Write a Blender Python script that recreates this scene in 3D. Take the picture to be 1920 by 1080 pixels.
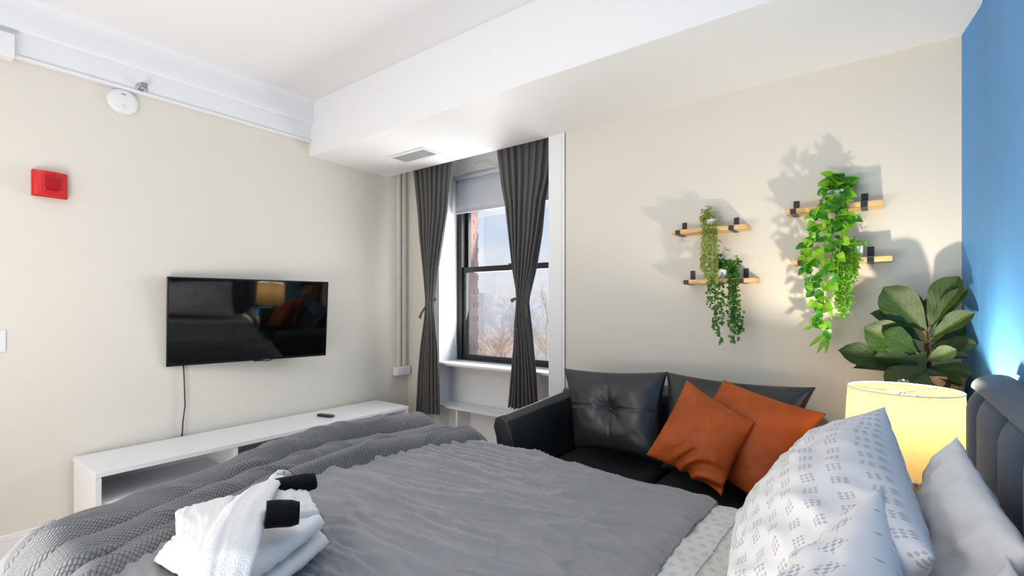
import bpy, bmesh, math, random
from mathutils import Vector, Matrix, noise
R = random.Random(7)
for o in list(bpy.data.objects): bpy.data.objects.remove(o)
S = bpy.context.scene; COL = S.collection
V = Vector

# ------------------------------------------------------------------ camera
F_PX = 910.0; CAM_H = 1.2; YAW = math.atan(685/F_PX)
cd = bpy.data.cameras.new('camera'); cam = bpy.data.objects.new('camera', cd); COL.objects.link(cam)
cam.location = (0, 0, CAM_H); cam.rotation_euler = (math.pi/2, 0, YAW)
cd.sensor_width = 36; cd.lens = F_PX/1920*36; cd.shift_y = 32/1920; cd.clip_start = 0.02; cd.clip_end = 500
S.camera = cam
SN, CS = math.sin(YAW), math.cos(YAW)
def ray(u, v):
    a = (u-960)/F_PX
    return V((-SN+CS*a, CS+SN*a, (572-v)/F_PX))
O = V((0, 0, CAM_H))
def atx(u, v, x): d = ray(u, v); return O+d*(x/d.x)
def aty(u, v, y): d = ray(u, v); return O+d*(y/d.y)
def atz(u, v, z): d = ray(u, v); return O+d*((z-CAM_H)/d.z)

# ------------------------------------------------------------------ colour management, world, lights
S.view_settings.view_transform = 'Standard'; S.view_settings.look = 'None'
S.view_settings.gamma = 1; S.view_settings.exposure = 0.0
try: S.view_settings.use_curve_mapping = False
except Exception: pass

w = bpy.data.worlds.new('world'); S.world = w; w.use_nodes = True
nt = w.node_tree; nt.nodes.clear()
wo = nt.nodes.new('ShaderNodeOutputWorld'); bg = nt.nodes.new('ShaderNodeBackground')
tc = nt.nodes.new('ShaderNodeTexCoord'); sp = nt.nodes.new('ShaderNodeSeparateXYZ')
cr = nt.nodes.new('ShaderNodeValToRGB'); nz = nt.nodes.new('ShaderNodeTexNoise'); mx = nt.nodes.new('ShaderNodeMixRGB')
mp = nt.nodes.new('ShaderNodeMapping'); mp.inputs['Scale'].default_value = (1, 1, 3)
cr2 = nt.nodes.new('ShaderNodeValToRGB')
nt.links.new(tc.outputs['Generated'], sp.inputs[0]); nt.links.new(sp.outputs['Z'], cr.inputs[0])
e = cr.color_ramp.elements; e[0].position = 0.0; e[0].color = (.80, .80, .82, 1); e[1].position = .45; e[1].color = (.38, .60, .95, 1)
n = e.new(.08); n.color = (.74, .80, .90, 1); n = e.new(.2); n.color = (.58, .74, .96, 1)
nt.links.new(tc.outputs['Generated'], mp.inputs[0]); nt.links.new(mp.outputs[0], nz.inputs[0]); nz.inputs['Scale'].default_value = 4; nz.inputs['Detail'].default_value = 5
nt.links.new(nz.outputs[0], cr2.inputs[0]); cr2.color_ramp.elements[0].position = .45; cr2.color_ramp.elements[1].position = .7
nt.links.new(cr2.outputs[0], mx.inputs[0]); nt.links.new(cr.outputs[0], mx.inputs[1]); mx.inputs[2].default_value = (.86, .89, .95, 1)
nt.links.new(mx.outputs[0], bg.inputs[0]); bg.inputs[1].default_value = 1.0; nt.links.new(bg.outputs[0], wo.inputs[0])

def area(name, loc, rot, sx, sy, power, col):
    l = bpy.data.lights.new(name, 'AREA'); l.shape = 'RECTANGLE'; l.size = sx; l.size_y = sy; l.energy = power; l.color = col
    o = bpy.data.objects.new(name, l); COL.objects.link(o); o.location = loc; o.rotation_euler = rot
    return o
# unseen fill added behind the camera, and soft daylight through the far window
area('added_fill_rear', (-1.4, -2.9, 1.3), (math.radians(93), 0, 0), 2.8, 2.2, 25, (1, .985, .96))
# added fill light low behind the bed, aimed at the ceiling
area('added_fill_up', (-1.3, -.6, .55), (math.radians(178), 0, 0), 1.8, 1.2, 27, (1, .985, .965))
area('added_fill_low', (-1.1, -.45, .42), (math.radians(122), 0, 0), 2.0, .5, 27, (1, .985, .96))  # second added fill, tilted up and forward to brighten the far side
area('far_window_daylight', (-2.13, 2.95, 1.4), (math.radians(-108), 0, 0), .95, 1.1, 28, (.98, .985, 1.0))

sl_ = bpy.data.lights.new('sun', 'SUN'); sl_.energy = 2.2; sl_.angle = .02; sl_.color = (1, .95, .88)
so_ = bpy.data.objects.new('sun', sl_); COL.objects.link(so_); so_.rotation_euler = V((-.75, .35, -.6)).to_track_quat('-Z', 'Y').to_euler()

# ------------------------------------------------------------------ materials
def M(name, col, rough=.6, metal=0, spec=.5, var=0, vscale=6, bump=0, bscale=40, emit=0, sheen=0, stretch=None, coat=0, trans=0, subs=0, coord='Object', detail=4):
    m = bpy.data.materials.new(name); m.use_nodes = True; t = m.node_tree; N = t.nodes; L = t.links
    p = N['Principled BSDF']; p.inputs['Base Color'].default_value = (*col, 1); p.inputs['Roughness'].default_value = rough
    p.inputs['Metallic'].default_value = metal; p.inputs['Specular IOR Level'].default_value = spec
    if sheen: p.inputs['Sheen Weight'].default_value = sheen
    if coat: p.inputs['Coat Weight'].default_value = coat; p.inputs['Coat Roughness'].default_value = .1
    if trans: p.inputs['Transmission Weight'].default_value = trans
    if emit: p.inputs['Emission Color'].default_value = (*col, 1); p.inputs['Emission Strength'].default_value = emit
    c = N.new('ShaderNodeTexCoord'); mpn = N.new('ShaderNodeMapping'); L.new(c.outputs[coord], mpn.inputs[0])
    if stretch: mpn.inputs['Scale'].default_value = stretch
    if var:
        n1 = N.new('ShaderNodeTexNoise'); n1.inputs['Scale'].default_value = vscale; n1.inputs['Detail'].default_value = detail
        L.new(mpn.outputs[0], n1.inputs[0])
        r = N.new('ShaderNodeValToRGB'); L.new(n1.outputs[0], r.inputs[0])
        r.color_ramp.elements[0].position = .3; r.color_ramp.elements[1].position = .7
        r.color_ramp.elements[0].color = (*[max(0, x*(1-var)) for x in col], 1); r.color_ramp.elements[1].color = (*[min(1, x*(1+var)) for x in col], 1)
        L.new(r.outputs[0], p.inputs['Base Color'])
    if bump:
        n2 = N.new('ShaderNodeTexNoise'); n2.inputs['Scale'].default_value = bscale; n2.inputs['Detail'].default_value = detail
        L.new(mpn.outputs[0], n2.inputs[0]); b = N.new('ShaderNodeBump'); b.inputs['Strength'].default_value = bump; b.inputs['Distance'].default_value = .01
        L.new(n2.outputs[0], b.inputs['Height']); L.new(b.outputs[0], p.inputs['Normal'])
    return m
def math_node(N, L, op, a, b=None):
    n = N.new('ShaderNodeMath'); n.operation = op
    for i, q in enumerate((a, b)):
        if q is None: continue
        if isinstance(q, (int, float)): n.inputs[i].default_value = q
        else: L.new(q, n.inputs[i])
    return n.outputs[0]

m_wall = M('cream_paint', (.735, .695, .61), .75, spec=.25, var=.012, vscale=1.5, bump=.04, bscale=30)
m_white = M('white_paint', (.84, .84, .84), .5, spec=.35, bump=.03, bscale=20)
m_ceil = M('ceiling_paint', (.80, .805, .82), .8, spec=.2, bump=.04, bscale=15)
m_blue = M('blue_paint', (.088, .30, .64), .55, spec=.25, var=.10, vscale=2.5, bump=.4, bscale=7, stretch=(1, 1, .3))
m_trim = M('trim_gloss', (.85, .85, .85), .35)
m_floor = M('oak_floor', (.50, .29, .13), .4, var=.3, vscale=4, stretch=(1, 12, 1))
m_lam = M('white_laminate', (.84, .84, .86), .35)
m_blackmetal = M('black_metal', (.012, .012, .013), .4)
m_frame = M('black_window_frame', (.012, .013, .014), .35)
m_curtain = M('charcoal_curtain', (.105, .098, .094), .85, spec=.2, bump=.15, bscale=400, sheen=.2)
m_leather = M('black_leather', (.020, .022, .025), .34, spec=.6, bump=.06, bscale=150)
m_cognac = M('cognac_leather', (.40, .080, .014), .50, spec=.25, var=.2, vscale=9, bump=.12, bscale=70)
m_duvet = M('grey_cotton', (.29, .29, .298), .7, spec=.3, bump=.4, bscale=11, sheen=.1, stretch=(.4, 2.0, 1), detail=7)
m_whitecloth = M('white_cotton', (.80, .79, .78), .8, spec=.2, bump=.12, bscale=14, detail=6)
m_towel = M('white_terry', (.85, .84, .83), .95, spec=.1, bump=.35, bscale=300, sheen=.3)
m_blacktowel = M('black_terry', (.006, .006, .007), .95, spec=.1, bump=.5, bscale=260, sheen=.05)
m_head = M('grey_blue_upholstery', (.064, .100, .152), .85, spec=.2, var=.25, vscale=350, bump=.35, bscale=450, sheen=.2)
m_pine = M('pine_wood', (.74, .47, .20), .5, var=.2, vscale=5, stretch=(2, 14, 14))
m_oak = M('light_wood', (.52, .32, .14), .5, var=.2, vscale=5, stretch=(2, 10, 10))
m_wicker = M('tan_wicker', (.56, .34, .15), .7, bump=.6, bscale=90, var=.2, vscale=60)
m_red = M('red_plastic', (.62, .006, .006), .25, spec=.6)
m_reddark = M('red_lens', (.42, .004, .004), .15, spec=.7)
m_plastic = M('white_plastic', (.80, .80, .80), .35)
m_greyp = M('grey_plastic', (.25, .25, .26), .4)
m_chrome = M('chrome', (.55, .55, .55), .15, metal=1)
m_blackp = M('black_plastic', (.010, .010, .011), .25)
m_screen = M('tv_screen', (.0015, .0017, .002), .04, spec=1.0)
m_soil = M('soil', (.04, .025, .015), .9)
m_stem = M('brown_stem', (.10, .055, .02), .7)
m_ceramic = M('white_ceramic', (.75, .76, .78), .25)
m_brick = M('brick', (.34, .20, .17), .85, var=.3, vscale=12)
m_mortar = M('mortar', (.40, .36, .33), .9)
m_sheetw = M('mattress_white', (.75, .75, .74), .9)
m_blind = M('roller_blind', (.60, .63, .69), .8)

def leafmat(name, col, veins=False, rough=.4, tl=.35, var=.25):
    m = M(name, col, rough, var=var, vscale=14); t = m.node_tree; N = t.nodes; L = t.links; p = N['Principled BSDF']
    if veins:
        uv = N.new('ShaderNodeUVMap'); sx = N.new('ShaderNodeSeparateXYZ'); L.new(uv.outputs[0], sx.inputs[0])
        ax = math_node(N, L, 'ABSOLUTE', sx.outputs[0]); q = math_node(N, L, 'SUBTRACT', sx.outputs[1], math_node(N, L, 'MULTIPLY', ax, .55))
        s = math_node(N, L, 'SINE', math_node(N, L, 'MULTIPLY', q, 38)); g = math_node(N, L, 'GREATER_THAN', s, .93)
        mid = math_node(N, L, 'LESS_THAN', ax, .03); g = math_node(N, L, 'MAXIMUM', math_node(N, L, 'MULTIPLY', g, .28), math_node(N, L, 'MULTIPLY', mid, .5))
        old = p.inputs['Base Color'].links[0].from_socket
        mm = N.new('ShaderNodeMixRGB'); L.new(g, mm.inputs[0]); L.new(old, mm.inputs[1]); mm.inputs[2].default_value = (min(1, col[0]*2.6), min(1, col[1]*1.9), col[2]*1.4, 1)
        L.new(mm.outputs[0], p.inputs['Base Color'])
        b = N.new('ShaderNodeBump'); b.inputs['Strength'].default_value = .12; b.inputs['Distance'].default_value = .0015; L.new(s, b.inputs['Height']); L.new(b.outputs[0], p.inputs['Normal'])
    tr = N.new('ShaderNodeBsdfTranslucent'); tr.inputs[0].default_value = (min(1, col[0]*2.2), min(1, col[1]*2), col[2], 1)
    mxs = N.new('ShaderNodeMixShader'); mxs.inputs[0].default_value = tl
    out = N['Material Output']; L.new(p.outputs[0], mxs.inputs[1]); L.new(tr.outputs[0], mxs.inputs[2]); L.new(mxs.outputs[0], out.inputs[0])
    return m
m_fiddle = leafmat('fiddle_leaf', (.017, .044, .003), True, .6, .15)
m_pothos = leafmat('pothos_leaf', (.045, .24, .014), False, .35, .3, .55)
m_pothos2 = leafmat('pothos_leaf_pale', (.24, .52, .03), False, .35, .4, .3)
m_fern = leafmat('fern_leaf', (.17, .40, .03), False, .5, .35, .5)
m_string = leafmat('string_leaf', (.28, .36, .08), False, .5, .3, .5)
m_smallleaf = leafmat('small_leaf', (.05, .17, .02), False, .4, .25, .6)

def glassmat(name, tint=(1, 1, 1), refl=.06):
    m = bpy.data.materials.new(name); m.use_nodes = True; N = m.node_tree.nodes; L = m.node_tree.links; N.clear()
    o = N.new('ShaderNodeOutputMaterial'); t = N.new('ShaderNodeBsdfTransparent'); t.inputs[0].default_value = (*tint, 1)
    g = N.new('ShaderNodeBsdfGlossy'); g.inputs['Roughness'].default_value = .02; x = N.new('ShaderNodeMixShader'); x.inputs[0].default_value = refl
    L.new(t.outputs[0], x.inputs[1]); L.new(g.outputs[0], x.inputs[2]); L.new(x.outputs[0], o.inputs[0]); return m
m_glass = glassmat('window_glass'); m_bottle = glassmat('lamp_glass', (.86, .92, .9), .12)

def shademat():
    m = bpy.data.materials.new('linen_shade'); m.use_nodes = True; N = m.node_tree.nodes; L = m.node_tree.links; N.clear()
    o = N.new('ShaderNodeOutputMaterial'); t = N.new('ShaderNodeBsdfTransparent'); d = N.new('ShaderNodeBsdfDiffuse'); tl = N.new('ShaderNodeBsdfTranslucent')
    c = N.new('ShaderNodeTexCoord'); n = N.new('ShaderNodeTexNoise'); mpp = N.new('ShaderNodeMapping'); mpp.inputs['Scale'].default_value = (1, 1, 5)
    n.inputs['Scale'].default_value = 260; L.new(c.outputs['Object'], mpp.inputs[0]); L.new(mpp.outputs[0], n.inputs[0])
    r = N.new('ShaderNodeValToRGB'); L.new(n.outputs[0], r.inputs[0]); r.color_ramp.elements[0].position = .35; r.color_ramp.elements[1].position = .65
    r.color_ramp.elements[0].color = (.14, .092, .036, 1); r.color_ramp.elements[1].color = (.19, .130, .056, 1)
    L.new(r.outputs[0], d.inputs[0]); L.new(r.outputs[0], tl.inputs[0]); t.inputs[0].default_value = (1, .96, .88, 1)
    a = N.new('ShaderNodeMixShader'); a.inputs[0].default_value = .5; L.new(d.outputs[0], a.inputs[1]); L.new(tl.outputs[0], a.inputs[2])
    b = N.new('ShaderNodeMixShader'); b.inputs[0].default_value = .0; L.new(a.outputs[0], b.inputs[1]); L.new(t.outputs[0], b.inputs[2]); L.new(b.outputs[0], o.inputs[0])
    return m
m_shade = shademat()

def wafflemat():
    m = M('grey_waffle_fleece', (.19, .19, .195), .9, spec=.15, sheen=.4); N = m.node_tree.nodes; L = m.node_tree.links; p = N['Principled BSDF']
    uv = N.new('ShaderNodeUVMap'); s = N.new('ShaderNodeSeparateXYZ'); L.new(uv.outputs[0], s.inputs[0])
    k = math.pi/.0125
    a = math_node(N, L, 'SINE', math_node(N, L, 'MULTIPLY', math_node(N, L, 'ADD', s.outputs[0], s.outputs[1]), k))
    b = math_node(N, L, 'SINE', math_node(N, L, 'MULTIPLY', math_node(N, L, 'SUBTRACT', s.outputs[0], s.outputs[1]), k))
    h = math_node(N, L, 'POWER', math_node(N, L, 'MULTIPLY', math_node(N, L, 'ABSOLUTE', a), math_node(N, L, 'ABSOLUTE', b)), .5)
    bp = N.new('ShaderNodeBump'); bp.inputs['Strength'].default_value = .9; bp.inputs['Distance'].default_value = .004; L.new(h, bp.inputs['Height']); L.new(bp.outputs[0], p.inputs['Normal'])
    r = N.new('ShaderNodeValToRGB'); L.new(h, r.inputs[0]); r.color_ramp.elements[0].color = (.075, .075, .08, 1); r.color_ramp.elements[1].color = (.21, .21, .215, 1); r.color_ramp.elements[1].position = .7
    L.new(r.outputs[0], p.inputs['Base Color']); return m
m_waffle = wafflemat()

def motifmat(name, base, ink, cx, cy, shape):
    m = M(name, base, .8, spec=.2, bump=.08, bscale=18, detail=6); N = m.node_tree.nodes; L = m.node_tree.links; p = N['Principled BSDF']
    uv = N.new('ShaderNodeUVMap'); s = N.new('ShaderNodeSeparateXYZ'); L.new(uv.outputs[0], s.inputs[0])
    y = math_node(N, L, 'DIVIDE', s.outputs[1], cy); row = math_node(N, L, 'FLOOR', y)
    off = math_node(N, L, 'MULTIPLY', math_node(N, L, 'MODULO', math_node(N, L, 'ABSOLUTE', row), 2), .5)
    x = math_node(N, L, 'ADD', math_node(N, L, 'DIVIDE', s.outputs[0], cx), off)
    fx = math_node(N, L, 'SUBTRACT', math_node(N, L, 'FRACT', x), .5); fy = math_node(N, L, 'SUBTRACT', math_node(N, L, 'FRACT', y), .5)
    ax = math_node(N, L, 'ABSOLUTE', fx); ay = math_node(N, L, 'ABSOLUTE', fy)
    if shape == 'diamond': inside = math_node(N, L, 'LESS_THAN', math_node(N, L, 'ADD', ax, ay), .36); k = 34
    else: inside = math_node(N, L, 'LESS_THAN', math_node(N, L, 'MAXIMUM', ax, ay), .27); k = 35
    sx = math_node(N, L, 'COSINE', math_node(N, L, 'MULTIPLY', fx, k)); sy = math_node(N, L, 'COSINE', math_node(N, L, 'MULTIPLY', fy, k))
    dots = math_node(N, L, 'GREATER_THAN', math_node(N, L, 'ADD', sx, sy), .15)
    g = math_node(N, L, 'MULTIPLY', math_node(N, L, 'MULTIPLY', inside, dots), .9)
    mm = N.new('ShaderNodeMixRGB'); L.new(g, mm.inputs[0]); mm.inputs[1].default_value = (*base, 1); mm.inputs[2].default_value = (*ink, 1); L.new(mm.outputs[0], p.inputs['Base Color'])
    return m
m_motif_a = motifmat('white_cotton_motif', (.75, .745, .755), (.47, .45, .44), .046, .042, 'square')
m_motif_b = motifmat('white_cotton_lozenge', (.76, .755, .765), (.38, .40, .43), .062, .05, 'diamond')
m_motif_s = motifmat('white_sheet_motif', (.70, .695, .68), (.42, .42, .42), .036, .036, 'diamond')

# ------------------------------------------------------------------ helpers
ORG = {}
def thing(name, label, cat, loc, group=None):
    o = bpy.data.objects.new(name, None); COL.objects.link(o); o.empty_display_size = .05; o.location = loc; ORG[o.name] = V(loc)
    o['label'] = label; o['category'] = cat
    if group: o['group'] = group
    return o
def link(name, me, mat, parent=None, base=None):
    o = bpy.data.objects.new(name, me); COL.objects.link(o)
    if mat and not me.materials: me.materials.append(mat)
    org = ORG[parent.name] if parent is not None else V(base if base is not None else (0, 0, 0))
    if parent is not None: o.parent = parent
    else: o.location = org
    if org.length: me.transform(Matrix.Translation(-org))
    ORG[o.name] = org
    return o
def obj(name, bm, mat, parent=None, smooth=False, base=None):
    me = bpy.data.meshes.new(name); bmesh.ops.recalc_face_normals(bm, faces=bm.faces) if not smooth == 'keep' else None
    bm.to_mesh(me); bm.free()
    if smooth:
        for p in me.polygons: p.use_smooth = True
    return link(name, me, mat, parent, base)
def single(o, label, cat, group=None):
    o['label'] = label; o['category'] = cat
    if group: o['group'] = group
    return o
def struct(o): o['kind'] = 'structure'; return o
def box(bm, x0, x1, y0, y1, z0, z1, bev=0, seg=2):
    vs = [bm.verts.new((x, y, z)) for x in (x0, x1) for y in (y0, y1) for z in (z0, z1)]
    fs = [bm.faces.new([vs[i] for i in f]) for f in ((0, 1, 3, 2), (4, 6, 7, 5), (0, 4, 5, 1), (2, 3, 7, 6), (0, 2, 6, 4), (1, 5, 7, 3))]
    if bev:
        es = {e for f in fs for e in f.edges}
        bmesh.ops.bevel(bm, geom=list(es), offset=bev, segments=seg, affect='EDGES', profile=.5)
    return bm
def B(*a, **k): return box(bmesh.new(), *a, **k)
def tube(bm, pts, r, n=8, cap=True):
    pts = [V(p) for p in pts]; rings = []; up = V((0, 0, 1))
    for i, p in enumerate(pts):
        d = (pts[min(i+1, len(pts)-1)]-pts[max(i-1, 0)]).normalized()
        a = d.cross(up) if abs(d.z) < .95 else d.cross(V((1, 0, 0))); a.normalize(); b = d.cross(a).normalized()
        rr = r[i] if isinstance(r, (list, tuple)) else r
        rings.append([bm.verts.new(p+a*math.cos(t)*rr+b*math.sin(t)*rr) for t in [2*math.pi*k/n for k in range(n)]])
    for i in range(len(rings)-1):
        for k in range(n): bm.faces.new((rings[i][k], rings[i][(k+1) % n], rings[i+1][(k+1) % n], rings[i+1][k]))
    if cap: bm.faces.new(rings[0]); bm.faces.new(rings[-1])
    return bm
def lathe(bm, c, prof, n=32, axis='Z', cap=True):
    c = V(c); rings = []
    for r, h in prof:
        ring = []
        for k in range(n):
            t = 2*math.pi*k/n; a, b = r*math.cos(t), r*math.sin(t)
            ring.append(bm.verts.new(c+(V((a, b, h)) if axis == 'Z' else V((h, a, b)) if axis == 'X' else V((a, h, b)))))
        rings.append(ring)
    for i in range(len(rings)-1):
        for k in range(n): bm.faces.new((rings[i][k], rings[i][(k+1) % n], rings[i+1][(k+1) % n], rings[i+1][k]))
    if cap:
        if prof[0][0] > 1e-5: bm.faces.new(rings[0])
        if prof[-1][0] > 1e-5: bm.faces.new(rings[-1])
    bmesh.ops.remove_doubles(bm, verts=bm.verts, dist=1e-6)
    return bm
def grid_obj(name, f, nu, nv, mat, parent=None, base=None, uvf=None, thick=0, smooth=True, offset=-1):
    vs = []; 
    for j in range(nv+1):
        for i in range(nu+1): vs.append(tuple(f(i/nu, j/nv)))
    fs = [(j*(nu+1)+i, j*(nu+1)+i+1, (j+1)*(nu+1)+i+1, (j+1)*(nu+1)+i) for j in range(nv) for i in range(nu)]
    me = bpy.data.meshes.new(name); me.from_pydata(vs, [], fs); me.update()
    if uvf:
        ul = me.uv_layers.new(name='UVMap')
        for p in me.polygons:
            for li, vi in zip(p.loop_indices, p.vertices): ul.data[li].uv = uvf((vi % (nu+1))/nu, (vi//(nu+1))/nv)
    if smooth:
        for p in me.polygons: p.use_smooth = True
    o = link(name, me, mat, parent, base)
    if thick:
        s = o.modifiers.new('solid', 'SOLIDIFY'); s.thickness = thick; s.offset = offset
    return o
def smooth01(t): t = max(0, min(1, t)); return t*t*(3-2*t)
def lerp_table(tab, t):
    if t <= tab[0][0]: return tab[0][1:]
    for a, b in zip(tab, tab[1:]):
        if t <= b[0]:
            k = (t-a[0])/(b[0]-a[0]); return tuple(x+(y-x)*k for x, y in zip(a[1:], b[1:]))
    return tab[-1][1:]

def pillow(name, q, T, face, mat, parent=None, base=None, n=36, pinch=.07, power=.5, wr=.012, seed=0, size=None, dimple=0, seams=False, back=.7, wscale=5, extra=None):
    """cushion between four world corners TL,TR,BR,BL; puffs out towards 'face' by T"""
    TL, TR, BR, BL = [V(p) for p in q]
    U = ((TR-TL)+(BR-BL))*.5; W = ((BL-TL)+(BR-TR))*.5; Nn = U.cross(W).normalized()
    if Nn.dot(V(face)) < 0: Nn = -Nn
    sx, sy = size or (U.length, W.length); vs = []; ix = {}; fs = []; uvs = []
    def pos(i, j, side):
        u = -1+2*i/n; v = -1+2*j/n
        u = math.sin(u*math.pi/2)*.35+u*.65; v = math.sin(v*math.pi/2)*.35+v*.65
        uu = u*(1-pinch*(1-v*v)); vv = v*(1-pinch*(1-u*u)); a, b = (uu+1)/2, (vv+1)/2
        P = TL*(1-a)*(1-b)+TR*a*(1-b)+BR*a*b+BL*(1-a)*b
        pr = max(0, (1-u*u)*(1-v*v))**power
        edge = min(1, pr*2.2)
        nn = noise.noise(V((u*wscale*.5+seed*3.1, v*wscale*.5, seed*1.7+side)))+.5*noise.noise(V((u*wscale*1.3+seed, v*wscale*1.1, seed+side)))
        rid = 1-abs(noise.noise(V((u*wscale*.7+9, v*wscale*.45+seed*5, side*3+seed))))*3
        h = T*pr*(1 if side > 0 else back)+wr*edge*(nn+.5*max(0, rid))
        if dimple and side > 0:
            r2 = (u*sx/2)**2+(v*sy/2)**2
            h -= dimple*(.6*math.exp(-r2/.009)+.4*math.exp(-r2/.0012)); ang = math.atan2(v, u); h += dimple*.07*math.cos(ang*7+seed)*math.exp(-((math.sqrt(r2)-.06)/.03)**2)
        if seams and side > 0: h -= .006*(math.exp(-(u*sx/2/.006)**2)+math.exp(-(v*sy/2/.006)**2))*edge
        P = P+Nn*h*side
        if extra: P = extra(P, u, v, side)
        return P, (u*sx/2, v*sy/2)
    for side in (1, -1):
        for j in range(n+1):
            for i in range(n+1):
                bd = i in (0, n) or j in (0, n)
                if side < 0 and bd: ix[(side, i, j)] = ix[(1, i, j)]; continue
                P, uvv = pos(i, j, side); ix[(side, i, j)] = len(vs); vs.append(tuple(P)); uvs.append(uvv)
        for j in range(n):
            for i in range(n):
                f = [ix[(side, i, j)], ix[(side, i+1, j)], ix[(side, i+1, j+1)], ix[(side, i, j+1)]]
                fs.append(f if side > 0 else f[::-1])
    me = bpy.data.meshes.new(name); me.from_pydata(vs, [], fs); me.update()
    ul = me.uv_layers.new(name='UVMap')
    for p in me.polygons:
        p.use_smooth = True
        for li, vi in zip(p.loop_indices, p.vertices): ul.data[li].uv = uvs[vi]
    bm = bmesh.new(); bm.from_mesh(me); bmesh.ops.recalc_face_normals(bm, faces=bm.faces); bm.to_mesh(me); bm.free()
    return link(name, me, mat, parent, base)

# ================================================================== STRUCTURE
XL, XR, YB, YN, ZS, ZC = -3.05, .276, 2.44, -3.0, 2.2, 2.555
YR = 2.645; YW = 2.83     # recessed strip of the far wall, window plane
struct(obj('floor', B(XL-.15, XR+.15, YN-.15, 2.95, -.08, 0), m_floor))
struct(obj('ceiling', B(XL-.15, XR+.15, YN-.15, 2.95, ZC, ZC+.1), m_ceil))
struct(obj('wall_left', B(XL-.15, XL, YN-.15, YR, 0, ZC), m_wall))
struct(obj('wall_right', B(XR, XR+.15, YN-.15, YB+.2, 0, ZC), m_blue))
fw = struct(obj('wall_far', B(-1.56, .25, YB, 2.95, 0, ZC), m_wall))
bm = bmesh.new(); fp = ((.25, YB), (XR, 2.24), (XR+.05, 2.24), (XR+.05, YB+.2), (.25, YB+.2))
lo_v = [bm.verts.new((x, y, 0)) for x, y in fp]; hi_v = [bm.verts.new((x, y, ZC)) for x, y in fp]
for i in range(5): bm.faces.new((lo_v[i], lo_v[(i+1) % 5], hi_v[(i+1) % 5], hi_v[i]))
bm.faces.new(lo_v); bm.faces.new(hi_v); struct(obj('wall_right_return', bm, m_blue))
bm = B(XL-.15, -2.83, YR, 2.95, 0, ZC); struct(obj('wall_far_recess', bm, m_wall))
bm = B(XL-.15, XR+.15, YN-.15, YN, 0, ZC)
struct(obj('wall_near', bm, m_wall))
# soffit along the far wall
struct(obj('soffit', B(XL, XR, 1.786, YB+.005, ZS, ZC), m_white))
# wall above/below the window inside the alcove
bm = bmesh.new(); box(bm, -2.83, -1.56, YW, 2.95, 1.98, ZC); box(bm, -2.83, -1.56, YW-.07, 2.95, 0, .765)
struct(obj('wall_far_panel', bm, m_white))
# left jamb board and flat casing
struct(obj('trim_1', B(-2.83, -2.68, YR-.012, YW+.05, 0, ZC), m_trim))
bm = B(-1.56, -1.449, YB-.006, YB+.39, 0, ZS); box(bm, -1.462, -1.449, YB-.010, YB, 0, ZS); box(bm, -1.475, -1.470, YB-.009, YB, 0, ZS)
struct(obj('trim_2', bm, m_trim))
# cornice on the left wall
bm = bmesh.new(); box(bm, XL, -3.028, -2.9, 1.786, 2.30, 2.405); box(bm, XL, -3.018, -2.9, 1.786, 2.286, 2.300, .004)
struct(obj('trim_3', bm, m_ceil))
bm = bmesh.new()
prof = [(XL, 2.405), (-3.012, 2.405), (-3.004, 2.413), (-3.002, 2.43), (-3.000, 2.50), (-2.994, 2.53), (-2.985, 2.545), (-2.98, ZC), (XL, ZC)]
a = [bm.verts.new((x, -2.9, z)) for x, z in prof]; b = [bm.verts.new((x, 1.786, z)) for x, z in prof]
for i in range(len(prof)): j = (i+1) % len(prof); bm.faces.new((a[i], a[j], b[j], b[i]))
bm.faces.new(a); bm.faces.new(b)
struct(obj('trim_4', bm, m_ceil))
struct(obj('trim_5', B(XL, -2.985, -2.9, .385, 2.270, 2.372, .003), m_ceil))   # boxed end of raceway
bm = B(XL, -3.03, -2.9, YR, 0, .17); box(bm, XL, -3.036, -2.9, YR, .17, .195, .004)
struct(obj('baseboard_left', bm, m_trim))
struct(obj('baseboard_far', B(-1.44, .25, YB-.018, YB, 0, .16, .003), m_trim))

# window (double hung, black frame)
win = bpy.data.objects.new('window_1', None); COL.objects.link(win); win.location = (-2.13, YW, .77); ORG[win.name] = V(win.location); win['kind'] = 'structure'
x0, x1 = -2.68, -1.575; zb, zt, zm = .768, 2.0, 1.478
bm = bmesh.new(); box(bm, x0, x0+.05, YW, YW+.09, zb, zt, .002); box(bm, x1-.05, x1, YW, YW+.09, zb, zt, .002); box(bm, x0+.05, x1-.05, YW, YW+.09, zb, zb+.014, .002); box(bm, x0+.05, x1-.05, YW, YW+.09, zt-.03, zt, .002)
obj('window_frame', bm, m_frame, win)
bm = bmesh.new(); box(bm, x0+.05, x0+.085, YW+.015, YW+.045, zb+.014, zm+.02); box(bm, x1-.085, x1-.05, YW+.015, YW+.045, zb+.014, zm+.02)
box(bm, x0+.085, x1-.085, YW+.015, YW+.045, zb+.014, zb+.042); box(bm, x0+.085, x1-.085, YW+.015, YW+.045, zm-.022, zm+.02)
lo = obj('lower_sash', bm, m_frame, win); obj('pane', B(x0+.085, x1-.085, YW+.028, YW+.032, zb+.042, zm-.022), m_glass, lo)
bm = bmesh.new(); box(bm, x0+.05, x0+.078, YW+.05, YW+.08, zm-.02, zt-.03); box(bm, x1-.078, x1-.05, YW+.05, YW+.08, zm-.02, zt-.03)
box(bm, x0+.078, x1-.078, YW+.05, YW+.08, zm-.02, zm+.012); box(bm, x0+.078, x1-.078, YW+.05, YW+.08, zt-.06, zt-.03)
up = obj('upper_sash', bm, m_frame, win); obj('pane', B(x0+.078, x1-.078, YW+.063, YW+.067, zm+.012, zt-.06), m_glass, up)
bm = B(-2.165, -2.11, YW+.0, YW+.04, zm+.02, zm+.028, .002); tube(bm, [(-2.14, YW+.015, zm+.03), (-2.10, YW+.0, zm+.034)], .006)
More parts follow.
